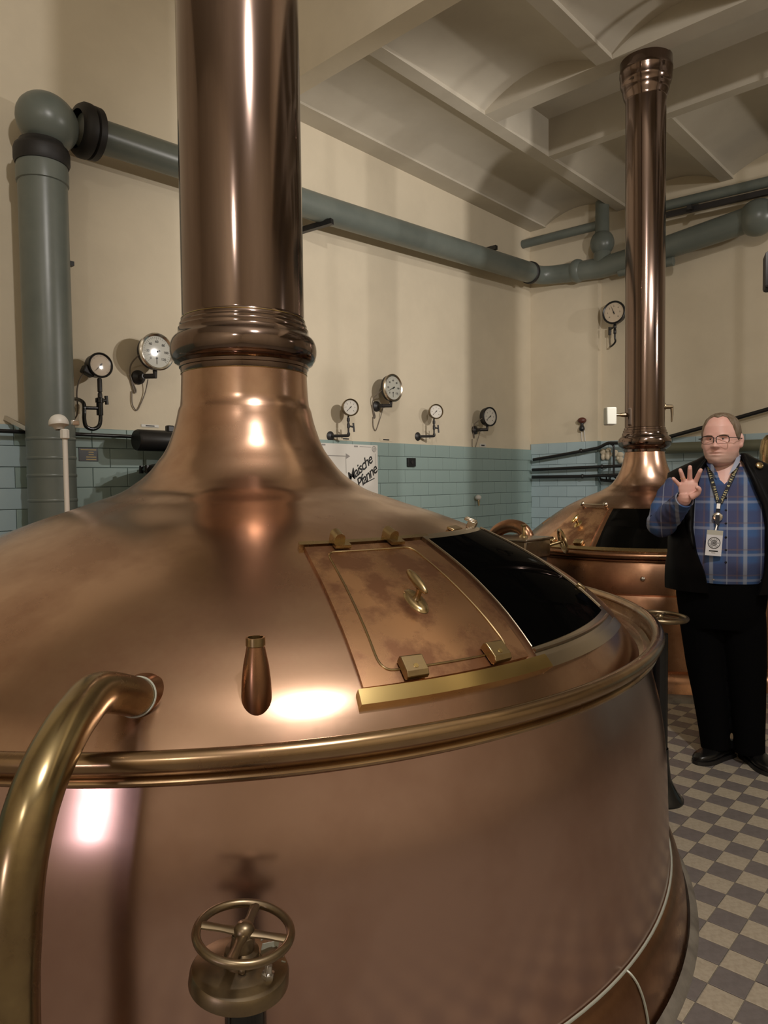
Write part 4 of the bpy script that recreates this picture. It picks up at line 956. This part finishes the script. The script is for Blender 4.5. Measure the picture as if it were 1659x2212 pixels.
# limbs
SHR = Vector((-.225,.015,1.435)); ELB = mp(1433, 1128, -.13); WRI = mp(1478, 1079, -.345)
body.tube(smooth_path([SHR, (SHR+ELB)/2+Vector((-.012,0,.01)), ELB], 5), [.058-.001*i for i in range(11)], 18)
body.tube(smooth_path([ELB, (ELB*.55+WRI*.45), WRI, WRI*1.0+Vector((.002,-.012,.03))], 5), [.047,.047,.046,.045,.043,.041,.039,.037,.035,.033,.032,.031,.030,.029,.029,.029], 18)
SHL = Vector((.20,.015,1.435)); ELL_ = Vector((.285,.04,1.15)); WRL = Vector((.245,-.06,.93))
body.tube([SHL, ELL_, WRL, WRL+Vector((-.02,-.03,-.08))], [.06,.047,.035,.035], 16)
LEGS = (([(-.120,0,.84),(-.100,-.005,.50),(-.050,-.01,.10)]), ([(.050,0,.84),(.085,-.005,.50),(.108,-.01,.10)]))
for L_ in LEGS: body.tube(L_, [.10,.062,.042], 18)
# right hand, palm to the camera
hy = -.375
K_ = {'i': (1504,1037), 'm': (1490,1034), 'r': (1477,1038), 'p': (1467,1047)}
Tp = {'i': (1515,1012), 'm': (1490.5,1005), 'r': (1468.5,1012), 'p': (1452,1031)}
pal = []
for (xa, ya), (xb_, yb), th in (((1471,1080),(1489,1080),.016),((1468,1068),(1503,1071),.018),((1465,1056),(1508,1058),.018),((1465,1047),(1508,1046),.016),((1471,1040),(1506,1039),.012)):
    a = mp(xa, ya, hy+.01); b = mp(xb_, yb, hy+.01); c = (a+b)/2; w_ = (b-a)/2
    pal.append([c+w_*math.cos(2*PI*i/20)+Vector((0,1,0))*(th*math.sin(2*PI*i/20)) for i in range(20)])
body.rings(pal)
for k in 'imrp':
    b0_ = mp(*K_[k], hy+.008); t0 = mp(*Tp[k], hy-.02 if k != 'p' else hy-.01); dv_ = t0-b0_
    pts = [b0_-dv_*.35, b0_, b0_+dv_*.42+Vector((0,-.002,0)), b0_+dv_*.75+Vector((0,-.004,0)), t0-dv_.normalized()*.004, t0]
    r0 = {'i': .0108, 'm': .0110, 'r': .0104, 'p': .0093}[k]
    body.tube(pts, [r0*1.05, r0*1.08, r0, r0*.93, r0*.78, r0*.35], 14)
body.tube(smooth_path([mp(1492,1074,hy-.005), mp(1506,1066,hy-.012), mp(1510,1057,hy-.024), mp(1503,1051,hy-.034)], 4), [.016,.016,.015,.014,.0135,.013,.012,.0118,.0115,.011,.0105,.0098,.007], 14)
bo = body.build('body', 'skin', man, 0)
rm = bo.modifiers.new('union', 'REMESH'); rm.mode = 'VOXEL'; rm.voxel_size = .0031; rm.use_smooth_shade = True
sm = bo.modifiers.new('soften', 'SMOOTH'); sm.factor = .35; sm.iterations = 1

# hair
hr_rows, N = [], 96
def hairline(da):
    da = abs(da)
    tab = [(0,.80),(25,.86),(42,.80),(56,.48),(66,.12),(80,-.05),(100,.02),(125,-.35),(180,-.45)]
    for (a, b), (c, d) in zip(tab, tab[1:]):
        if da <= c: return b+(d-b)*(da-a)/(c-a)
    return -.45
inner, outer = [], []
for i in range(26):
    ri, ro = [], []
    for j in range(N):
        a = 2*PI*j/N; da = math.degrees(a); da = da-360 if da > 180 else da
        hl = hairline(da); zn = .995-(.995-hl)*i/25; e_ = .0075*(1-(i/25)**6)+.0008
        ro.append(head_pt(a, zn, e_)); ri.append(head_pt(a, zn, -.003))
    inner.append(ri); outer.append(ro)
mbh = MB(); mbh.rings(outer, caps=False); mbh.rings(inner, caps=False)
mbh.add(outer[0], [tuple(range(N))]); mbh.add(outer[-1]+inner[-1], [(k, (k+1) % N, N+(k+1) % N, N+k) for k in range(N)])
mbh.build('hair', 'hair', man, 80)
for s_ in (-1, 1):
    MB().tube([head_pt(R(s_*d_), .155-.02*abs(d_-24)/14, .0035) for d_ in (10,17,24,31,38)], [.0015,.0022,.0024,.002,.001], 8).build('eyebrow', 'brow', man)
    q = head_pt(R(s_*22), .015, -.0085); MB().ball(q, .0115, 16, 12).build('eye', 'eye', man)
    MB().ball(head_pt(R(s_*20), .012, .0012), (.0045,.003,.0045), 12, 8).build('iris', 'ink', man)
MB().tube([head_pt(R(d_), -.525-.012*(abs(d_)/20)**2, -.0062) for d_ in range(-20, 21, 4)], [.0012]+[.0026]*9+[.0012], 8).build('lips', 'lip', man)
# glasses
def hl(x, y, z): return Matrix.Rotation(FY, 3, 'Z') @ Vector((x, y, z)) + HC
gs = MB()
def lens(s_, n=28):
    out = []
    for k in range(n):
        a = 2*PI*k/n; c, s2 = math.cos(a), math.sin(a)
        x = s_*.0355+.0300*math.copysign(abs(c)**.6, c); z = -.004+.0195*math.copysign(abs(s2)**.6, s2)
        out.append(hl(x, -.113+.10*abs(x)**1.6, z))
    return out
go = None
for s_ in (-1, 1):
    L_ = lens(s_); n = len(L_)
    up_ = [L_[k % n] for k in range(-2, n//2+3)]; lo_ = [L_[k % n] for k in range(n//2, n+1)]
    o = MB().tube(up_, .0022, 8)
    if go is None: go = o.build('glasses', 'black', man); go['label'] = 'rectangular dark-framed glasses'
    else: o.build('upper_rim', 'black', go)
    MB().tube(lo_, .0011, 6).build('lower_rim', 'redknob', go)
    MB().add(L_, [tuple(range(n))]).build('lens', 'glass', go, 0)
    MB().tube([hl(s_*.066, -.105, .006), hl(s_*.086, -.085, .006), hl(s_*.096, .01, .004)], .0018, 8).build('temple', 'black', go)
MB().tube([hl(-.0065,-.114,.004), hl(0,-.117,.006), hl(.0065,-.114,.004)], .0016, 8).build('bridge', 'black', go)

# shirt with sleeves
sh = MB(); rs = []
for k in range(23):
    z = .945+(1.525-.945)*k/22; cx, cy, rx, ry = interp(SH, z)
    ring = ell(cx, cy, z, rx, ry, 56)
    for i, v in enumerate(ring):
        v.x += .0025*math.sin(v.z*60+i*.5)*math.sin(i*1.3); v.y += .003*math.sin(v.z*38+i*.9)
        if v.z > 1.40 and v.y < .02: v.z -= .060*((v.z-1.40)/.125)*max(0, 1-abs(v.x-cx+.005)/.060)
    rs.append(ring)
sh.rings(rs, caps=False)
slv = smooth_path([SHR+Vector((.03,0,.0)), SHR, (SHR+ELB)/2+Vector((-.018,0,.012)), ELB+Vector((-.012,.012,-.012)), ELB*.7+WRI*.3, ELB*.35+WRI*.65, WRI+ (ELB-WRI)*.10], 6)
rad = []
for i in range(len(slv)):
    t = i/(len(slv)-1); rad.append((.075-.008*t if t < .5 else .071-.052*(t-.5))*(1+.05*math.sin(i*1.9)))
sh.tube(slv, rad, 28)
sh.tube(smooth_path([SHL+Vector((-.03,0,0)), SHL, (SHL+ELL_)/2, ELL_, WRL], 5), .068, 24)
sho = sh.build('shirt', 'plaid', man, 70); sho['label'] = 'blue and grey plaid long-sleeved shirt'
dv_ = (WRI-ELB).normalized(); rr = dv_.to_track_quat('Z', 'Y').to_matrix()
MB().lathe([(.040,-.030),(.0455,-.028),(.0450,.018),(.040,.020),(.037,.010)], 30, WRI-dv_*.012, rr).build('cuff', 'plaid', sho, 50)
# collar flaps
for s_, pts in ((-1, [(1519,985,.0),(1527,1004,-.07),(1537,1018,-.112),(1551,1024,-.125),(1541,1006,-.105),(1529,985,-.03)]), (1, [(1601,982,.0),(1597,1000,-.07),(1588,1014,-.112),(1574,1026,-.125),(1583,1006,-.105),(1593,984,-.03)])):
    q = [mp(*p) for p in pts]; mb = MB(); back = [v+Vector((0,.006,0)) for v in q]
    mb.add(q+back, [(0,1,4,5),(1,2,3,4),(11,10,7,6),(10,9,8,7)]+[(i,(i+1)%6,6+(i+1)%6,6+i) for i in range(6)])
    mb.build('collar_flap', 'collar' if s_ > 0 else 'plaid', sho, 30)
for py in (1076, 1103, 1131, 1160, 1187, 1213):
    p = mp(1568, py, -.2); p.y = shirt_front(p.x, p.z)-.002; MB().ball(p, (.0055,.002,.0055), 10, 6).build('button', 'strap', sho)

# vest
VT = [(.895,-.030,-.015,.272,.195),(1.0,-.028,-.025,.272,.215),(1.15,-.022,-.028,.266,.212),(1.28,-.018,-.010,.258,.185),(1.38,-.020,.000,.264,.160),(1.45,-.022,.008,.276,.145),(1.50,-.022,.014,.268,.130),(1.53,-.020,.018,.215,.120),(1.565,-.016,.022,.140,.108),(1.592,-.014,.024,.098,.098)]
OL = [(.895,-.085),(1.0,-.105),(1.10,-.145),(1.22,-.165),(1.36,-.160),(1.45,-.140),(1.53,-.122),(1.592,-.082)]
OR = [(.895,.135),(1.02,.168),(1.10,.170),(1.25,.170),(1.33,.155),(1.40,.125),(1.48,.095),(1.53,.075),(1.592,.060)]
vo, vi = [], []
for k in range(31):
    z = .895+(1.592-.895)*k/30; cx, cy, rx, ry = interp(VT, z); xl = interp(OL, z)[0]; xr = interp(OR, z)[0]
    al = -math.acos(max(-.98, min(.98, (xl-cx)/rx))); ar = -math.acos(max(-.98, min(.98, (xr-cx)/rx))); n = 48; ro, ri = [], []
    for j in range(n+1):
        a = ar+(2*PI+al-ar)*j/n; wv = .003*math.sin(9*a+z*24)
        ro.append(Vector((cx+(rx+wv)*math.cos(a), cy+(ry+wv)*math.sin(a), z))); ri.append(Vector((cx+(rx-.012)*math.cos(a), cy+(ry-.012)*math.sin(a), z)))
    vo.append(ro); vi.append(ri)
mb = MB(); mb.grid(vo); mb.grid([list(reversed(r)) for r in vi])
per = [(0, j) for j in range(48)]+[(i, 48) for i in range(30)]+[(30, j) for j in range(48, 0, -1)]+[(i, 0) for i in range(30, 0, -1)]; k_ = len(per)
mb.add([vo[i][j] for i, j in per]+[vi[i][j] for i, j in per], [(q, k_+q, k_+(q+1) % k_, (q+1) % k_) for q in range(k_)])
ve = mb.build('vest', 'vest', man, 60); ve['label'] = 'open black vest with wide shoulders'
# lapels follow the opening edge
for side, tab in ((-1, OL), (1, OR)):
    rows = []
    for k in range(16):
        z = 1.12+(1.585-1.12)*k/15; cx, cy, rx, ry = interp(VT, z); xe = interp(tab, z)[0]; wl = .012+.030*math.sin(PI*min(1, k/15))
        def yy(x): return cy-(ry+.006)*math.sqrt(max(.02, 1-((x-cx)/rx)**2))
        rows.append([Vector((xe, yy(xe), z)), Vector((xe+side*wl*.5, yy(xe+side*wl*.5)-.006, z)), Vector((xe+side*wl, yy(xe+side*wl)-.002, z))])
    mb = MB(); mb.grid(rows); o = mb.build('lapel', 'vest', ve, 60); sd_ = o.modifiers.new('thick', 'SOLIDIFY'); sd_.thickness = .004
p = mp(1641, 1005, -.09); pn = MB().lathe([(0,.006),(.012,.005),(.017,.002),(.018,0)], 20, p, Matrix.Rotation(R(60), 3, 'X') @ Matrix.Rotation(R(20), 3, 'Y')).build('pin_badge', 'brass', ve, 50)
# trousers and belt
tr = MB(); tr.rings([ell(-.032, -.022, z, rx, ry, 44) for z, rx, ry in ((.70,.188,.120),(.78,.205,.145),(.86,.215,.160),(.93,.214,.168),(.985,.208,.168))])
for (L_, r_) in ((LEGS[0], 0), (LEGS[1], 1)):
    hem = Vector((-.050,-.012,.055)) if r_ == 0 else Vector((.108,-.012,.055))
    tr.tube(smooth_path([Vector(L_[0])+Vector((0,0,-.02)), Vector(L_[0])*.5+Vector(L_[1])*.5, L_[1], Vector(L_[1])*.45+Vector(L_[2])*.55, hem], 4), [.122,.121,.119,.117,.114,.110,.106,.102,.099,.094,.090,.086,.083,.079,.075,.073,.072], 26)
tro = tr.build('trousers', 'trousers', man, 70)
trm = tro.modifiers.new('union', 'REMESH'); trm.mode = 'VOXEL'; trm.voxel_size = .008; trm.use_smooth_shade = True
bl = MB().lathe([(1.0,-.018),(1.03,-.014),(1.03,.014),(1.0,.018)], 44, (-.032,-.022,.975), Matrix.Diagonal((.208,.168,1))).build('belt', 'vest', man, 40)
p = mp(1547, 1236, -.2); p.y = -.022-.180*math.sqrt(max(.1, 1-((p.x+.032)/.215)**2)); p.z = .975
MB().box(p, (.036,.008,.024)).build('buckle', 'chrome', bl, 0, bevel=.003)
# shoes
for heel, toe, nm in (((3.925,1.150), (3.675,1.245), 'right'), ((3.955,1.090), (3.80,.93), 'left')):
    h_ = loc((*heel, 0)); t_ = loc((*toe, 0)); d_ = t_-h_; ln = d_.length; d_.normalize(); s_ = Vector((-d_.y, d_.x, 0)); h_ -= d_*.02; t_ = h_+d_*max(.285, ln)
    ln = (t_-h_).length; rows = []
    for k, (f, w_, hgt) in enumerate(((0,.018,.055),(.04,.030,.075),(.15,.036,.088),(.30,.037,.092),(.42,.041,.080),(.55,.047,.062),(.70,.051,.050),(.85,.046,.042),(.95,.032,.034),(1.0,.012,.022))):
        c = h_+d_*(ln*f); ring = []
        for i in range(18):
            a = 2*PI*i/18; x = w_*math.copysign(abs(math.cos(a))**.7, math.cos(a)); zz = hgt*.5+hgt*.5*math.copysign(abs(math.sin(a))**.75, math.sin(a))
            ring.append(c+s_*x+Vector((0,0,zz+.012)))
        rows.append(ring)
    so = MB().rings(rows).build('shoe', 'shoe', man, 60)
    rows = []
    for f, w_ in ((0,.020),(.04,.033),(.15,.039),(.42,.043),(.55,.049),(.70,.054),(.85,.049),(.95,.035),(1.005,.014)):
        c = h_+d_*(ln*f); rows.append([c+s_*w_+Vector((0,0,0)), c+s_*w_+Vector((0,0,.020)), c-s_*w_+Vector((0,0,.020)), c-s_*w_])
    MB().rings(rows).build('sole', 'rubber', so, 30)
    for k in range(4):
        c = h_+d_*(ln*(.40+.05*k))+Vector((0,0,.094-.009*k)); MB().tube([c-s_*.018, c+Vector((0,0,.003)), c+s_*.018], .0025, 6).build('lace', 'strap', so)
# ring on the hand
b0_ = mp(*K_['r'], hy+.008); t0 = mp(*Tp['r'], hy-.02); q = b0_.lerp(t0, .22); MB().torus(q, .0108, .0016, 24, 8, (t0-b0_).to_track_quat('Z','Y').to_matrix()).build('finger_ring', 'gold', man)

# lanyard and badge hang from the neck
def onshirt(px, py, off): 
    p = mp(px, py, -.18)
    for _ in range(6): p = mp(px, py, min(shirt_front(p.x, p.z), -.02)-off)
    return p
ly = thing('lanyard', 'navy lettered lanyard with reel and white badge hanging from the neck of the man', 'lanyard', PM, AZ-PI/2)
def strip(pts, wd, name, material, par, off=.010, th=.002):
    P_ = [onshirt(x, y, off) for x, y in pts]; k = len(P_); vs = []
    for i in range(k):
        t = (P_[min(i+1, k-1)]-P_[max(i-1, 0)]).normalized(); s_ = t.cross(Vector((0,-1,0))).normalized(); n_ = s_.cross(t).normalized()
        for a, b in ((-1,-1),(1,-1),(1,1),(-1,1)): vs.append(P_[i]+s_*(a*wd/2)+n_*(b*th/2))
    fs = [(0,1,2,3),(4*k-1,4*k-2,4*k-3,4*k-4)]
    for i in range(k-1):
        for a in range(4): fs.append((4*i+a, 4*i+(a+1)%4, 4*i+4+(a+1)%4, 4*i+4+a))
    return MB().add(vs, fs).build(name, material, par, 0), P_
Lp_ = [(1527+(1552-1527)*t, 998+(1086-998)*t) for t in [i/8 for i in range(9)]]
Rp_ = [(1596+(1557-1596)*t, 1000+(1086-1000)*t) for t in [i/8 for i in range(9)]]
sL, PL = strip(Lp_, .0175, 'strap', 'strap', ly); sR, PR_ = strip(Rp_, .0175, 'strap', 'strap', ly)
def strap_text(body_, P_, size, par):
    """one raised letter after another along the middle of the strap"""
    L_ = [0.0]
    for a, b in zip(P_, P_[1:]): L_.append(L_[-1]+(b-a).length)
    n = len(body_)
    for k, ch_ in enumerate(body_):
        if ch_ == ' ': continue
        d = L_[-1]*(k+.5)/n; i = 0
        while i < len(L_)-2 and d > L_[i+1]: i += 1
        x_ = (P_[i+1]-P_[i]).normalized(); p = P_[i]+x_*(d-L_[i]); s_ = x_.cross(Vector((0,-1,0))).normalized(); z_ = s_.cross(x_).normalized()
        if z_.y > 0: z_ = -z_
        y_ = z_.cross(x_); mw = Matrix((x_, y_, z_)).transposed().to_4x4(); mw.translation = p+z_*.0022
        text_mesh('letter', ch_, .0165, 'strapink', par, mw, bold=.0004)
strap_text('MAISEL & FRIENDS', list(reversed(PR_[1:])), .0165, sR)
strap_text('MAISEL & FRIENDS', PL[1:], .0165, sL)
s3, _ = strip([(1555,1080),(1553,1092),(1551,1104)], .019, 'tail', 'strap', ly, .013, .004)
strip([(1552.5,1088),(1551.5,1099)], .016, 'clasp', 'clasp', ly, .018, .006)
p = onshirt(1550, 1117, .018); MB().lathe([(0,.006),(.018,.006),(.023,.003),(.024,0),(.0,-.004)], 28, p, Matrix.Rotation(R(90), 3, 'X')).build('reel', 'chrome', ly, 50)
strip([(1551,1104),(1550,1118),(1549.5,1135)], .019, 'reel_strap', 'strap', ly, .026, .004)
strip([(1549,1133),(1546.5,1143),(1544.5,1152)], .006, 'clip', 'chrome', ly, .026, .004)
c0 = onshirt(1542, 1178, .030); cw, ch = .072, .102
rb = Matrix.Rotation(R(4), 4, 'Y') @ Matrix.Rotation(R(7), 4, 'Z')
bgm = Matrix.Translation(c0) @ rb
bg = MB().box((0,0,0), (cw,.002,ch)).build('badge_card', 'card', ly, 0); bg.matrix_local = bgm
MB().box((0,0,ch/2+.011), (cw,.0016,.024)).build('sleeve_top', 'dial_grey', bg, 0)
for r_, w_ in ((.0275,.0010),(.0255,.0006),(.0130,.0012)): MB().torus((0,-.0015,.012), r_, w_, 40, 6, Matrix.Rotation(R(90),3,'X')).build('emblem_ring', 'ink', bg)
mb = MB()
for k in range(8):
    u = Vector((math.cos(k*PI/4), 0, math.sin(k*PI/4))); mb.bar(Vector((0,-.0015,.012))+u*.003, Vector((0,-.0015,.012))+u*.010, .0035, .0008, up=(0,1,0))
mb.build('emblem', 'ink', bg, 0)
for k, ch_ in enumerate('MAISEL & FRIENDS '):
    a = R(150-k*360/17); u = Vector((math.cos(a), 0, math.sin(a)))
    if ch_ != ' ': text_mesh('emblem_letter', ch_, .0085, 'ink', bg, Matrix.Translation(Vector((0,-.0016,.012))+u*.0193) @ Matrix.Rotation(R(90),4,'X') @ Matrix.Rotation(a-PI/2,4,'Z'))
MB().box((0,-.0014,-.028), (.040,.0006,.006)).build('name_line', 'ink', bg, 0); MB().box((0,-.0014,-.037), (.018,.0006,.003)).build('name_line', 'greyink', bg, 0)
